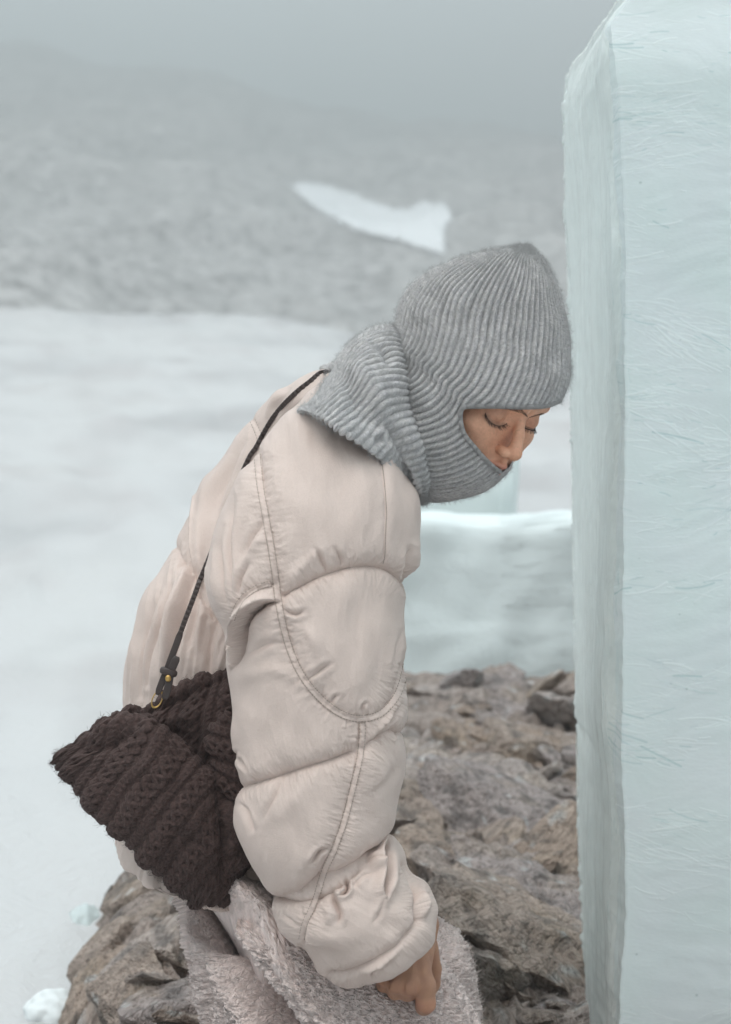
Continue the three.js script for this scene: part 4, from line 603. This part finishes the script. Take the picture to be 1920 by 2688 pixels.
function skinAt(f, u, r) {
  if (u < 0) u /= 0.9;
  const a = Math.abs(r), n = n3(f / 3, u / 3, r / 3), m = n3b(f / 14, u / 14, r / 14);
  let c = [0.76 + 0.03 * m, 0.40 + 0.03 * m, 0.26 + 0.02 * m];
  const mix = (t, k) => { c = c.map((v, i) => lerp(v, t[i], k)); };
  const lip = sstep(2.4, -0.6, Math.min(capsule(f, u, a, [9, -62.5, 1], [-5, -66, 21], 4.2, 2.4), capsule(f, u, a, [6.2, -71.5, 0], [-6, -68.5, 20], 5.2, 2.2))) * sstep(-50, -58, u); mix([0.58, 0.22, 0.165], lip * 0.85);
  mix([0.52, 0.255, 0.165], sstep(19, 14, Math.hypot(f + 19, u + 4, a - 32)) * 0.5);                       // lid make-up
  mix([0.66, 0.27, 0.14], sstep(12, 4, Math.hypot(f - 14, u + 39, r)) * 0.35 + sstep(10, 4, Math.hypot(f - 5, u + 43, a - 11)) * 0.3);
  mix([0.045, 0.028, 0.022], (r < 0 ? 0.8 : 0) * sstep(1.7, 0.5, Math.min(...lashLine.map((p) => Math.hypot(f - p[0], u - p[1], a - p[2])))));
  mix([0.25, 0.12, 0.075], sstep(0.62, 0.8, n3(f / 1.6 + 9, u / 1.6, r / 1.6)) * 0.16 * sstep(-60, -10, u) * sstep(70, 20, a));  // freckles
  return c.map((v) => v * (1 + 0.07 * n + 0.05 * n3b(f / 6, u / 6, r / 6)));
}
const lashLine = []; for (let i = 0; i <= 24; i++) { const t = i / 24, a = (t - 0.5) * 2.3, r = 32 + 14.7 * Math.sin(a), f = -19 + 14.7 * Math.cos(a) * 0.88, u = -4 - 14.7 * 0.42 - 1.6 * Math.cos(a) + 3.0 * t; lashLine.push([f, u, r]); }
const skin = phy({ vertexColors: true, roughness: 0.5, sheen: 0.2, sheenRoughness: 0.5, sheenColor: lin(0.9, 0.6, 0.5), bumpMap: tiled(texture(256, 256, (u, v) => 0.5 + 0.3 * per2(u, v, 60) + 0.25 * per2(u, v, 120, 4)), 14), bumpScale: 0.00045 });
const liner = lineOf([[1273, 1080], [1279, 1096], [1287, 1107], [1297, 1114], [1309, 1118], [1321, 1117], [1334, 1110]], 3);
const faceGeo = nets(headField, [-150, -125, -78], [32, 124, 78], 1.8, skinAt);
{ const p = faceGeo.attributes.position, n = faceGeo.attributes.normal, { F, U, R } = headAxes; for (let i = 0; i < p.count; i++) { const q = headPoint(p.getX(i), p.getY(i), p.getZ(i)), m = V(0, 0, 0).addScaledVector(F, n.getX(i)).addScaledVector(U, n.getY(i)).addScaledVector(R, n.getZ(i)); p.setXYZ(i, q.x, q.y, q.z); n.setXYZ(i, m.x, m.y, m.z); faceGeo.attributes.uv.setXY(i, q.x + q.z, q.y);
    const e = q.z > ZH + 0.05 ? toPx(q.x, q.y, q.z) : [0, 0]; if (near(liner, e[0], e[1], 22)) { const k = 0.55 * Math.exp(-((hit.d / 7.5) ** 2)) * sstep(0, 14, Math.min(hit.s, liner.L - hit.s)), c = faceGeo.attributes.color; c.setXYZ(i, lerp(c.getX(i), 0.07, k), lerp(c.getY(i), 0.04, k), lerp(c.getZ(i), 0.033, k)); } }   // dark make-up along the lashes
  if (V(0, 0, 0).crossVectors(F, U).dot(R) < 0) { const a = faceGeo.index.array; for (let i = 0; i < a.length; i += 3) { const t = a[i]; a[i] = a[i + 1]; a[i + 1] = t; } } }
// right hand gathering the skirt: back of the hand to the camera, fingers closed round the cloth
const hp = (px, py, z) => at(px, py, z).toArray().map((v) => v * 1000);
const H = { W: hp(1098, 2430, 0.165), W2: hp(1066, 2460, 0.165), K: [hp(1117, 2588, 0.196), hp(1076, 2588, 0.204), hp(1041, 2582, 0.200), hp(1012, 2567, 0.188)], T: [hp(1124, 2480, 0.155), hp(1141, 2545, 0.142), hp(1139, 2582, 0.136), hp(1128, 2605, 0.138)] };
const fingers = [[H.K[0], hp(1119, 2634, 0.192), hp(1114, 2642, 0.165), hp(1108, 2610, 0.148)], [H.K[1], hp(1070, 2605, 0.182), hp(1070, 2600, 0.150), hp(1074, 2570, 0.145)], [H.K[2], hp(1038, 2601, 0.178), hp(1042, 2592, 0.148), hp(1050, 2565, 0.145)], [H.K[3], hp(1008, 2584, 0.172), hp(1016, 2578, 0.146), hp(1028, 2555, 0.145)]];
const fr = [[11.2, 10.4, 9.6, 8.6], [10.6, 9.8, 9, 8], [10.2, 9.4, 8.6, 7.6], [9.2, 8.4, 7.6, 7]];
function handField(x, y, z) {
  let d = capsule(x, y, z, H.W, [lerp(H.K[0][0], H.K[1][0], 0.5), lerp(H.K[0][1], H.K[1][1], 0.4), H.K[0][2] - 14], 23, 13);
  d = smin(d, capsule(x, y, z, H.W2, [H.K[2][0] + 3, H.K[2][1] + 6, H.K[2][2] - 13], 20, 13), 14);
  H.K.forEach((k, i) => { d = smin(d, capsule(x, y, z, [H.W[0] - 6 - i * 4, H.W[1] - 6, H.W[2] + 12], k, 9, fr[i][0] * 0.97), 9); });
  let g = 1e9; fingers.forEach((c, i) => { for (let j = 0; j < 3; j++) { const e = capsule(x, y, z, c[j], c[j + 1], fr[i][j], fr[i][j + 1]); g = j ? smin(g, e, 3) : Math.min(g, e); } });
  fingers.forEach((c, i) => { let q = 1e9; for (let j = 0; j < 3; j++) { const e = capsule(x, y, z, c[j], c[j + 1], fr[i][j], fr[i][j + 1]); q = j ? smin(q, e, 4) : e; } d = smin(d, q, 4.5); });
  let t = capsule(x, y, z, H.T[0], H.T[1], 11, 8.2); t = smin(t, capsule(x, y, z, H.T[1], H.T[2], 8.2, 7.6), 3); t = smin(t, capsule(x, y, z, H.T[2], H.T[3], 7.6, 6.6), 3);
  d = smin(d, t, 5);
  H.K.forEach((k, i) => { d = smin(d, Math.hypot(x - k[0], y - k[1] - 2, z - k[2] - 1.5) - fr[i][0] * 0.86, 4); if (i) { const q = H.K[i - 1], m = [(k[0] + q[0]) / 2, (k[1] + q[1]) / 2, (k[2] + q[2]) / 2 + 7]; d = smax(d, -(capsule(x, y, z, [m[0], m[1] - 16, m[2]], [m[0], m[1] + 12, m[2] + 6], 1.6, 0.6)), 5); } });
  H.K.forEach((k) => { d -= 0.9 * Math.exp(-((((x - k[0]) - (H.W[0] - k[0]) * clamp((y - k[1]) / (H.W[1] - k[1]))) / 3.2) ** 2)) * sstep(150, 175, z) * sstep(0, 20, y - k[1]); });
  d -= 0.45 * n3(x / 16, y / 20, z / 16);
  d += 0.5 * Math.exp(-(((y - fingers[0][0][1] + 12) / 2) ** 2)) * sstep(14, 4, Math.abs(x - fingers[0][0][0]));       // crease below the knuckle
  return d;
}
const skinHand = (x, y, z) => { const m = n3b(x / 14, y / 14, z / 14), n = n3(x / 2.6, y / 2.6, z / 2.6), k = sstep(13, 5, Math.min(...H.K.map((q) => Math.hypot(x - q[0], y - q[1], z - q[2])))), tip = sstep(16, 6, Math.hypot(x - fingers[0][1][0], y - fingers[0][1][1], z - fingers[0][1][2])); return [0.53 + 0.03 * m + 0.10 * tip + 0.05 * k, 0.285 + 0.02 * m - 0.02 * k, 0.185 + 0.006 * m - 0.012 * k].map((v) => v * (1 + 0.04 * n)); };
const handGeo = nets(handField, [H.K[3][0] - 30, H.K[0][1] - 62, 118], [H.K[0][0] + 34, H.W[1] + 20, 226], 2.4, skinHand);
handGeo.scale(0.001, 0.001, 0.001);
// trunk, neck, arms and legs inside the clothes
const J = (px, py, z) => at(px, py, z).toArray();
const bones = [[J(640, 2330, -0.09), J(700, 1750, -0.09), 0.075, 0.075], [J(700, 1750, -0.09), J(830, 1330, -0.05), 0.075, 0.08], [J(860, 1300, -0.04), J(1010, 1120, 0.01), 0.065, 0.052], [J(1010, 1120, 0.01), J(1130, 1040, 0.03), 0.052, 0.055], [J(800, 1330, -0.02), J(880, 1380, 0.12), 0.06, 0.055], [J(880, 1380, 0.13), J(830, 2180, 0.165), 0.05, 0.04], [J(830, 2180, 0.165), J(1085, 2445, 0.168), 0.04, 0.024], [J(800, 1330, -0.1), J(850, 1380, -0.20), 0.06, 0.055], [J(850, 1380, -0.21), J(790, 2130, -0.27), 0.045, 0.038], [J(790, 2130, -0.27), J(960, 2400, -0.27), 0.038, 0.025], [J(760, 2420, -0.03), J(930, 2900, 0.0), 0.055, 0.05], [J(930, 2900, 0.0), J(900, 3330, 0.0), 0.055, 0.04], [J(680, 2400, -0.10), J(800, 2900, -0.10), 0.06, 0.05], [J(800, 2900, -0.10), J(760, 3330, -0.10), 0.055, 0.04]];
const trunkGeo = nets((x, y, z) => { let d = 1; for (const b of bones) d = smin(d, capsule(x, y, z, ...b), 0.03); return d; }, [-0.28, 0.42, -0.36], [0.16, 1.56, 0.26], 0.013, () => [0.45, 0.25, 0.165]);
const body = mesh('body', mergeGeometries([faceGeo, handGeo, trunkGeo]), skin, person);
const faceSurf = surface(faceGeo, 2);
{ // lashes and brows
  const hair = std({ color: lin(0.028, 0.020, 0.018), roughness: 0.6 }), brown = std({ color: lin(0.17, 0.105, 0.075), roughness: 0.7 }), R = rng(8), on = (x, y, up = 0) => { const z = faceSurf(x, y); return at(x, y, (z ?? ZH + 0.08) + up); };
  { // near eye
    const l = lineOf([[1275, 1084], [1279, 1096], [1287, 1107], [1297, 1114], [1309, 1118], [1321, 1117], [1332, 1111]], 2), gs = [tube(l.p.filter((_, i) => i % 3 === 0).map(([x, y]) => on(x, y, 0.0003)), 0.0003, 5)];
    for (let i = 0; i < 60; i++) { const t = R(), p = l.p[Math.floor(t * (l.p.length - 1))], L = 8 + 7 * R() * (0.5 + t), a = lerp(1.9, 0.75, t) + (R() - 0.5) * 0.5, q = [p[0] + Math.cos(a) * L, p[1] + Math.sin(a) * L]; gs.push(tube([on(p[0], p[1], 0.0002), on((p[0] + q[0]) / 2 - 1, (p[1] + q[1]) / 2 + 1.5, 0.0022), on(q[0], q[1], 0.0042)], 0.00016, 4, false, (k) => 1 - 0.75 * k)); }
    mesh('eyelashes', mergeGeometries(gs), hair, body);
    const b = lineOf([[1386, 1094], [1376, 1085], [1362, 1079], [1346, 1075], [1326, 1071], [1304, 1068]], 2), es = [];
    for (let i = 0; i < 330; i++) { const t = R() ** 0.9, p = b.p[Math.floor(t * (b.p.length - 1))], w = (R() - 0.5) * lerp(17, 8, t), x = p[0] + w * 0.35, y = p[1] + w * 0.8, a = lerp(-2.2, -2.9, t) + (R() - 0.5) * 0.4, L = 7 + 4 * R(); es.push(tube([on(x, y, -0.0002), on(x + Math.cos(a) * L / 2, y + Math.sin(a) * L / 2, 0.0009), on(x + Math.cos(a) * L, y + Math.sin(a) * L, 0.0003)], 0.00013, 3, false, (q) => 1 - 0.75 * q)); }
    mesh('eyebrow', mergeGeometries(es), brown, body);
  }
  { // far eye
    const gs = []; for (let i = 0; i < 46; i++) { const q = lashLine[Math.min(24, Math.floor(R() * 25))], c = (q[2] - 32) / 14.7, L = (6.5 + 2.5 * R()) * (0.75 + 0.25 * c), b = [q[0] - 0.4, q[1], q[2]], k = 0.35 * (R() - 0.5), e = [b[0] + L * (0.74 - 0.25 * Math.abs(c)), b[1] - L * 0.55, b[2] + L * (0.5 * c + k)], m = [b[0] + L * 0.42, b[1] - L * 0.42, b[2] + L * 0.25 * c + k]; gs.push(tube([b, m, e].map(([f, u, r]) => headPoint(f, u, -r)), 0.00030, 4, false, (t) => 1 - 0.8 * t)); }
    gs.push(tube(lashLine.slice(1, 24).map(([f, u, r]) => headPoint(f + 0.2, u, -r)), 0.0006, 5));
    mesh('eyelashes', mergeGeometries(gs), hair, body);
    const es = [], surf = (u, r) => { let a = -40, b = 12; for (let q = 0; q < 14; q++) { const m = (a + b) / 2; headField(m, u, r) > 0 ? b = m : a = m; } return a; };
    for (let i = 0; i < 170; i++) { const t = R(), w = (R() - 0.5) * (t < 0.75 ? 5 : 5 * (1 - t) * 3.6), r = 8 + 38 * t, u = 6 + 6 * Math.sin(t * 2.2) + w - 3 * t * t, L = 4 + 3 * R(), up = lerp(0.9, -0.1, t), u2 = u + L * up * 0.6, r2 = r + L * 0.75; es.push(tube([headPoint(surf(u, r) - 0.3, u, -r), headPoint((surf(u, r) + surf(u2, r2)) / 2 + 0.9, (u + u2) / 2, -(r + r2) / 2), headPoint(surf(u2, r2) + 0.35, u2, -r2)], 0.00014, 3, false, (q) => 1 - 0.75 * q)); }
    mesh('eyebrow', mergeGeometries(es), brown, body);
  }
}

// ---------------------------------------------------------------- fleece skirt
const skirtRows = [
  [520, 2210, 860, 2260, -0.05, 0.08], [470, 2285, 960, 2320, -0.045, 0.10], [446, 2338, 1075, 2372, -0.035, 0.118], [451, 2390, 1148, 2418, -0.02, 0.134], [458, 2430, 1186, 2452, -0.006, 0.146], [466, 2468, 1212, 2492, 0, 0.15], [478, 2545, 1236, 2548, 0.0, 0.155], [494, 2610, 1252, 2612, 0.0, 0.16], [512, 2675, 1266, 2675, 0.0, 0.162], [530, 2760, 1285, 2760, 0.0, 0.165], [555, 2950, 1310, 2960, 0.0, 0.165], [570, 3370, 1340, 3370, 0.0, 0.17]];
const skirtFolds = [
  fold([[960, 2860], [890, 2760], [828, 2688], [764, 2600], [700, 2520], [630, 2446], [566, 2386], [500, 2320], [400, 2220]], 0.165, 74, 's'), fold([[448, 2345], [480, 2420], [540, 2520], [600, 2620], [680, 2740], [760, 2900]], 0.034, 36),
  fold([[478, 2420], [500, 2490], [512, 2560], [520, 2650], [535, 2750]], -0.016, 14), fold([[455, 2380], [480, 2480], [495, 2580], [512, 2680]], 0.006, 16), fold([[700, 2440], [800, 2560], [880, 2660], [950, 2760]], -0.016, 30), fold([[850, 2570], [930, 2650], [1000, 2760]], -0.014, 34), fold([[1000, 2600], [1050, 2680], [1090, 2780]], -0.018, 26),
  fold([[1146, 2560], [1160, 2620], [1180, 2680], [1210, 2780]], 0.020, 22), fold([[1120, 2620], [1140, 2670], [1160, 2740]], 0.010, 20), fold([[1150, 2430], [1180, 2520], [1215, 2620], [1240, 2720]], -0.016, 20), fold([[1165, 2420], [1205, 2500], [1235, 2600]], 0.008, 22), fold([[1100, 2600], [1110, 2660], [1120, 2720]], -0.016, 18)];
const fleece = (() => {
  const tone = texture(256, 256, (u, v) => { const k = 1 + 0.16 * per2(u, v, 30) + 0.12 * per2(u, v, 70, 5); return [0.71 * k, 0.60 * k, 0.57 * k]; }, { srgb: true });
  const curl = texture(256, 256, (u, v) => 0.5 + 0.5 * (0.5 - Math.abs(per2(u, v, 22))) + 0.4 * (0.5 - Math.abs(per2(u, v, 48, 4))) + 0.15 * per2(u, v, 110, 8));
  return phy({ map: tiled(tone, 5), bumpMap: tiled(curl, 9), bumpScale: 0.0028, roughness: 1, sheen: 0.6, sheenRoughness: 0.6, sheenColor: lin(0.95, 0.88, 0.87) });
})();
const pile = (x, y, s) => { const a = n3(x / 15 + 3 * n2(x / 60, y / 60), y / 17, s), b = n3b(x / 7, y / 9, s * 2), c = n3(x / 34, y / 52, s + 5); return 0.0030 * (0.5 - Math.abs(a)) * 2 + 0.0013 * (0.5 - Math.abs(b)) * 2 + 0.003 * c; };
const skirtGeo = ladder(skirtRows, 380, 460, { power: 2.1, frontShare: 0.72, disp: (x, y, side) => { let d = 0; if (side > -0.2) for (const f of skirtFolds) if (near(f, x, y, f.width * 3.5)) { const q = hit.d / f.width, tp = Math.sin(Math.PI * clamp(hit.s / f.L * 0.9 + 0.05)) ** 0.5; d += f.shape === 's' ? f.amp * tp * (hit.sd < 0 ? 0.45 * Math.exp(-q * q * 0.6) * (1 - Math.exp(-q * 6)) + 0.05 * Math.exp(-q * 6) : -Math.exp(-q * 0.9) * (1 - Math.exp(-q * 7))) : f.amp * tp * Math.exp(-q * q); } return d + pile(x, y, side); } });
const skirt = mesh('skirt', skirtGeo, fleece, person);
{ // the gathered fold that hangs over the deep hollow at the side
  const rows = [[640, 2362, 840, 2260, 0.05, 0.014, 0, 0, 0.0], [628, 2424, 890, 2280, 0.095, 0.022, 0, 0, 0.03], [655, 2462, 950, 2320, 0.127, 0.028, 0, 0, 0.045], [700, 2524, 1010, 2380, 0.135, 0.032, 0, 0, 0.045], [762, 2602, 1080, 2450, 0.14, 0.034, 0, 0, 0.045], [826, 2690, 1150, 2530, 0.142, 0.034, 0, 0, 0.045], [890, 2790, 1220, 2630, 0.13, 0.032, 0, 0, 0.045], [950, 2900, 1280, 2750, 0.125, 0.028, 0, 0, 0.045], [990, 3000, 1300, 2870, 0.11, 0.012, 0, 0, 0.045]];
  const g = ladder(rows, 190, 260, { power: 2.1, frontShare: 0.62, disp: (x, y, s) => pile(x, y, s + 7) });
  mesh('skirt_fold', g, fleece, skirt);
}
tufts('fleece_pile', skirtGeo, 3500, tuftGeometry(9, 7, 0.0022, 0.00013, 0.0024, 1.9), std({ color: lin(0.64, 0.54, 0.51), roughness: 1 }), skirt, 43, { keep: (x, y, z, n) => y > 0.72 && n.z > -0.4, tiltTo: V(0.1, -1, 0.2) });

// ---------------------------------------------------------------- knitted shoulder bag
const bag = tag(group('shoulder_bag', [0, 0, 0]), 'dark brown cable-knit shoulder bag hanging behind the beige sleeve', 'bag');
const yarn = (() => {
  const st = texture(128, 128, (v, u) => { const a = Math.abs(((u * 2) % 1) - 0.5) * 2, w = (v * 4 + a * 0.7) % 1; return 0.3 + 0.5 * Math.sin(Math.PI * w) * (0.55 + 0.45 * Math.sin(Math.PI * Math.min(1, a * 1.1))) + 0.2 * per2(u, v, 20); });
  const tone = texture(256, 256, (u, v) => { const k = 1 + 0.30 * per2(u, v, 40) + 0.25 * per2(u, v, 100, 5); return [0.064 * k, 0.038 * k, 0.034 * k]; }, { srgb: true });
  return phy({ map: tiled(tone, 6), bumpMap: tiled(st, 48, 62), bumpScale: 0.0013, roughness: 0.95, sheen: 0.35, sheenRoughness: 0.6, sheenColor: lin(0.45, 0.34, 0.32) });
})();
function cableHeight(c, t) {                                     // c across the columns, t along them, metres
  const P = 0.047, k = Math.floor(c / P + 0.5), q = c - k * P, A = 0.0080, W = 0.0315; let h = 0;
  for (const r of [-0.0215, 0.0215]) { const e = Math.abs(Math.abs(q) - Math.abs(r)); h = Math.max(h, Math.sqrt(Math.max(0, 0.0040 ** 2 - e * e)) * (0.92 + 0.12 * Math.sin(t / 0.0062 * 2 * Math.PI))); }
  for (let s = 0; s < 3; s++) { const ph = 2 * Math.PI * (t / 0.040 + s / 3 + k * 0.31), x = A * Math.sin(ph), e = q - x, z = 0.5 + 0.5 * Math.cos(ph * 2 + 0.4); const v = Math.sqrt(Math.max(0, 0.0056 ** 2 - e * e)) * 1.0 + 0.0030 * z * (Math.abs(e) < 0.0056 ? 1 : 0); if (Math.abs(e) < 0.0056) h = Math.max(h, v * (0.95 + 0.05 * Math.sin((t * 0.8 + e * (Math.cos(ph) > 0 ? 1 : -1)) / 0.0052 * 2 * Math.PI))); }
  return h;
}
const bagDisp = (amp, folds, scale = 1) => (x, y, side, u, v, U_, V_) => { const f = side >= 0 ? 1 : 0.6, wv = 0.004 * n2(x / 200, y / 200); let d = amp * (cableHeight(V_ * scale + wv, U_) - 0.0035) + 0.0003 * n3(x / 9, y / 9, 2) + 0.004 * n3b(x / 120, y / 120, 1); for (const g of folds) if (near(g, x, y, g.width * 4)) { const q = hit.d / g.width, tp = Math.sin(Math.PI * clamp(hit.s / g.L * 0.94 + 0.03)) ** 0.6; d += g.amp * tp * (g.shape === 'c' ? Math.exp(-q * 1.4) : Math.exp(-q * q)); } return d * f; };
const frontRows = [
  [139, 1997, 150, 1985, 0.105, 0.006], [150, 2018, 205, 1938, 0.108, 0.012], [164, 2040, 262, 1905, 0.112, 0.018], [199, 2086, 335, 1878, 0.118, 0.026], [243, 2128, 408, 1892, 0.124, 0.032], [290, 2180, 476, 1938, 0.128, 0.036], [340, 2228, 530, 1992, 0.128, 0.038], [390, 2272, 576, 2040, 0.125, 0.038], [430, 2310, 612, 2095, 0.12, 0.036], [462, 2340, 640, 2150, 0.115, 0.034], [486, 2364, 655, 2205, 0.11, 0.030], [506, 2380, 652, 2255, 0.106, 0.026], [540, 2380, 640, 2292, 0.102, 0.021], [580, 2372, 622, 2335, 0.10, 0.013], [604, 2362, 611, 2350, 0.10, 0.006]];
const bagFolds = [fold([[375, 1890], [400, 1960], [380, 2040], [330, 2120]], 0.006, 26), fold([[460, 1935], [470, 2010], [450, 2100]], -0.006, 22), fold([[205, 1955], [260, 1965], [330, 1930], [370, 1890]], -0.009, 14), fold([[220, 1935], [290, 1905], [350, 1880]], 0.006, 14), fold([[575, 2060], [585, 2140], [590, 2230], [580, 2320]], -0.010, 12), fold([[600, 2080], [612, 2160], [615, 2240]], 0.006, 12)];
const frontGeo = ladder(frontRows, 480, 400, { power: 2.7, frontShare: 0.72, disp: bagDisp(0.72, bagFolds) });
mesh('front_panel', frontGeo, yarn, bag);
const backRows = [[139, 1997, 152, 1984, 0.098, 0.006], [160, 2030, 219, 1919, 0.094, 0.010], [215, 2090, 303, 1870, 0.09, 0.014], [290, 2165, 372, 1855, 0.088, 0.017], [330, 2200, 410, 1834, 0.088, 0.019], [400, 2260, 506, 1780, 0.09, 0.021], [450, 2310, 560, 1763, 0.092, 0.022], [490, 2345, 604, 1752, 0.094, 0.022], [530, 2365, 690, 1790, 0.094, 0.022], [570, 2360, 720, 1900, 0.09, 0.02], [610, 2330, 720, 2080, 0.086, 0.016], [640, 2290, 690, 2220, 0.086, 0.008]];
const backGeo = ladder(backRows, 300, 260, { power: 2.7, frontShare: 0.7, disp: bagDisp(0.8, [fold([[300, 1890], [420, 1860], [540, 1800], [610, 1775]], -0.006, 9), fold([[380, 1900], [470, 1890], [560, 1840]], 0.006, 18)]) });
mesh('back_panel', backGeo, yarn, bag);
{ // the side of the opening, folded inwards next to the sleeve
  const rows = [[600, 1870, 680, 1880, 0.118, 0.012], [562, 1900, 680, 1925, 0.12, 0.016], [547, 1935, 675, 1975, 0.122, 0.018], [545, 1985, 672, 2030, 0.124, 0.018], [556, 2030, 668, 2080, 0.126, 0.018], [574, 2085, 660, 2140, 0.126, 0.016], [590, 2170, 655, 2200, 0.126, 0.012]];
  mesh('side_panel', ladder(rows, 140, 110, { power: 2.5, frontShare: 0.7, disp: bagDisp(1.0, []) }), yarn, bag);
}
const yarnTuft = tuftGeometry(12, 5, 0.0042, 0.00007, 0.0015, 1.0), yarnHair = std({ color: lin(0.10, 0.072, 0.068), roughness: 1 });
tufts('wool_fuzz', frontGeo, 900, yarnTuft, yarnHair, bag, 51, { keep: (x, y, z, n) => n.z > -0.4 });
tufts('wool_fuzz', backGeo, 500, yarnTuft, yarnHair, bag, 52, { keep: (x, y, z, n) => n.z > -0.4 });
{ // plaited leather strap over the back of the shoulder, its keeper, stud and ring
  const leather = phy({ color: lin(0.042, 0.027, 0.024), roughness: 0.45, clearcoat: 0.15, clearcoatRoughness: 0.4 }), brass = std({ color: lin(0.52, 0.34, 0.12), roughness: 0.38, metalness: 1 });
  const on = (pts, up, surf) => lineOf(pts, 10).p.map(([x, y, z]) => { const s = surf ? surf(x, y) : null; return at(x, y, (s !== null && s !== undefined ? s : z) + up); });
  const bothSurf = (x, y) => { const a = backSurf(x, y), b = y < 1165 ? armSurf(x, y) : null; return a === null ? b : b === null ? a : Math.max(a, b); };
  const plait = (path, name) => {
    const c = new THREE.CatmullRomCurve3(path), L = c.getLength(), n = Math.ceil(L / 0.0016), fr_ = c.computeFrenetFrames(n, false), gs = [], up = V(0, 0, 1);
    for (let s = 0; s < 4; s++) { const pts = []; for (let i = 0; i <= n; i++) { const p = c.getPointAt(i / n), t = fr_.tangents[i], side = V(0, 0, 0).crossVectors(up, t).normalize(), o = V(0, 0, 0).crossVectors(t, side).normalize(), a = i / n * L / 0.0125 * Math.PI * 2 + s * Math.PI / 2; pts.push(p.clone().addScaledVector(side, 0.0019 * Math.sin(a)).addScaledVector(o, 0.0009 * Math.cos(2 * a + (s % 2) * Math.PI))); } gs.push(new THREE.TubeGeometry(new THREE.CatmullRomCurve3(pts), n * 2, 0.0012, 6, false)); }
    return mesh(name, mergeGeometries(gs), leather, bag);
  };
  const upper = on([[884, 975, 0.02], [866, 977, 0.03], [842, 979, 0.05], [812, 1003, 0.07], [780, 1028, 0.08], [745, 1062, 0.085], [716, 1098, 0.09], [693, 1136, 0.09], [672, 1175, 0.085], [650, 1210, 0.075], [600, 1330, 0.07], [555, 1450, 0.085], [524, 1526, 0.10]], 0.0045, bothSurf);
  const lower = on([[524, 1526, 0.105], [512, 1560, 0.115], [497, 1600, 0.122], [484, 1634, 0.128], [472, 1668, 0.132]], 0.003);
  plait([...upper, ...lower.slice(1)], 'strap');
  const flat = (pts, w, th, name, parent) => { const c = new THREE.CatmullRomCurve3(pts), n = 24, pos = [], idx = []; for (let i = 0; i <= n; i++) { const p = c.getPointAt(i / n), t = c.getTangentAt(i / n), s = V(-t.y, t.x, 0).normalize(), k = w * (i === 0 || i === n ? 0.55 : i === 1 || i === n - 1 ? 0.85 : 1); for (const [a, b] of [[-1, -1], [-1, 0.6], [-0.8, 1], [0.8, 1], [1, 0.6], [1, -1]]) { const q = p.clone().addScaledVector(s, a * k / 2); q.z += b * th / 2; pos.push(q.x, q.y, q.z); } if (i) for (let j = 0; j < 6; j++) { const a = (i - 1) * 6 + j, b = (i - 1) * 6 + (j + 1) % 6; idx.push(a, b, a + 6, b, b + 6, a + 6); } } idx.push(0, 2, 1, 0, 3, 2, 0, 4, 3, 0, 5, 4); const o = n * 6; idx.push(o, o + 1, o + 2, o, o + 2, o + 3, o, o + 3, o + 4, o, o + 4, o + 5); const g = new THREE.BufferGeometry(); g.setAttribute('position', new THREE.Float32BufferAttribute(pos, 3)); g.setIndex(idx); g.computeVertexNormals(); return mesh(name, g, leather, parent); };
  flat([at(476, 1656, 0.133), at(464, 1690, 0.135), at(452, 1722, 0.137), at(441, 1752, 0.139), at(425, 1792, 0.141), at(413, 1824, 0.141)], 0.0072, 0.003, 'strap_end', bag);
  flat([at(466, 1723, 0.146), at(458, 1742, 0.147), at(449, 1764, 0.146), at(444, 1790, 0.145), at(439, 1815, 0.143), at(432, 1836, 0.141)], 0.0085, 0.003, 'strap_end', bag);
  const keep = new THREE.TorusGeometry(0.0078, 0.0023, 8, 28); keep.scale(1, 0.55, 1); keep.rotateX(Math.PI / 2); keep.scale(1, 1.7, 1); keep.rotateZ(-0.3); const kp = at(443, 1764, 0.144); keep.translate(kp.x, kp.y, kp.z); mesh('strap_keeper', keep, leather, bag);
  const stud = new THREE.SphereGeometry(0.0034, 16, 12); stud.scale(1, 1.15, 0.6); const sp = at(442, 1781, 0.1495); stud.translate(sp.x, sp.y, sp.z); mesh('stud', stud, brass, bag);
  const ring = new THREE.TorusGeometry(0.0095, 0.0013, 10, 40); ring.scale(0.55, 1, 1); ring.rotateZ(-0.42); ring.rotateY(0.3); const rp = at(413, 1836, 0.139); ring.translate(rp.x, rp.y, rp.z); mesh('ring', ring, brass, bag);
}
renderer.render(scene, camera);
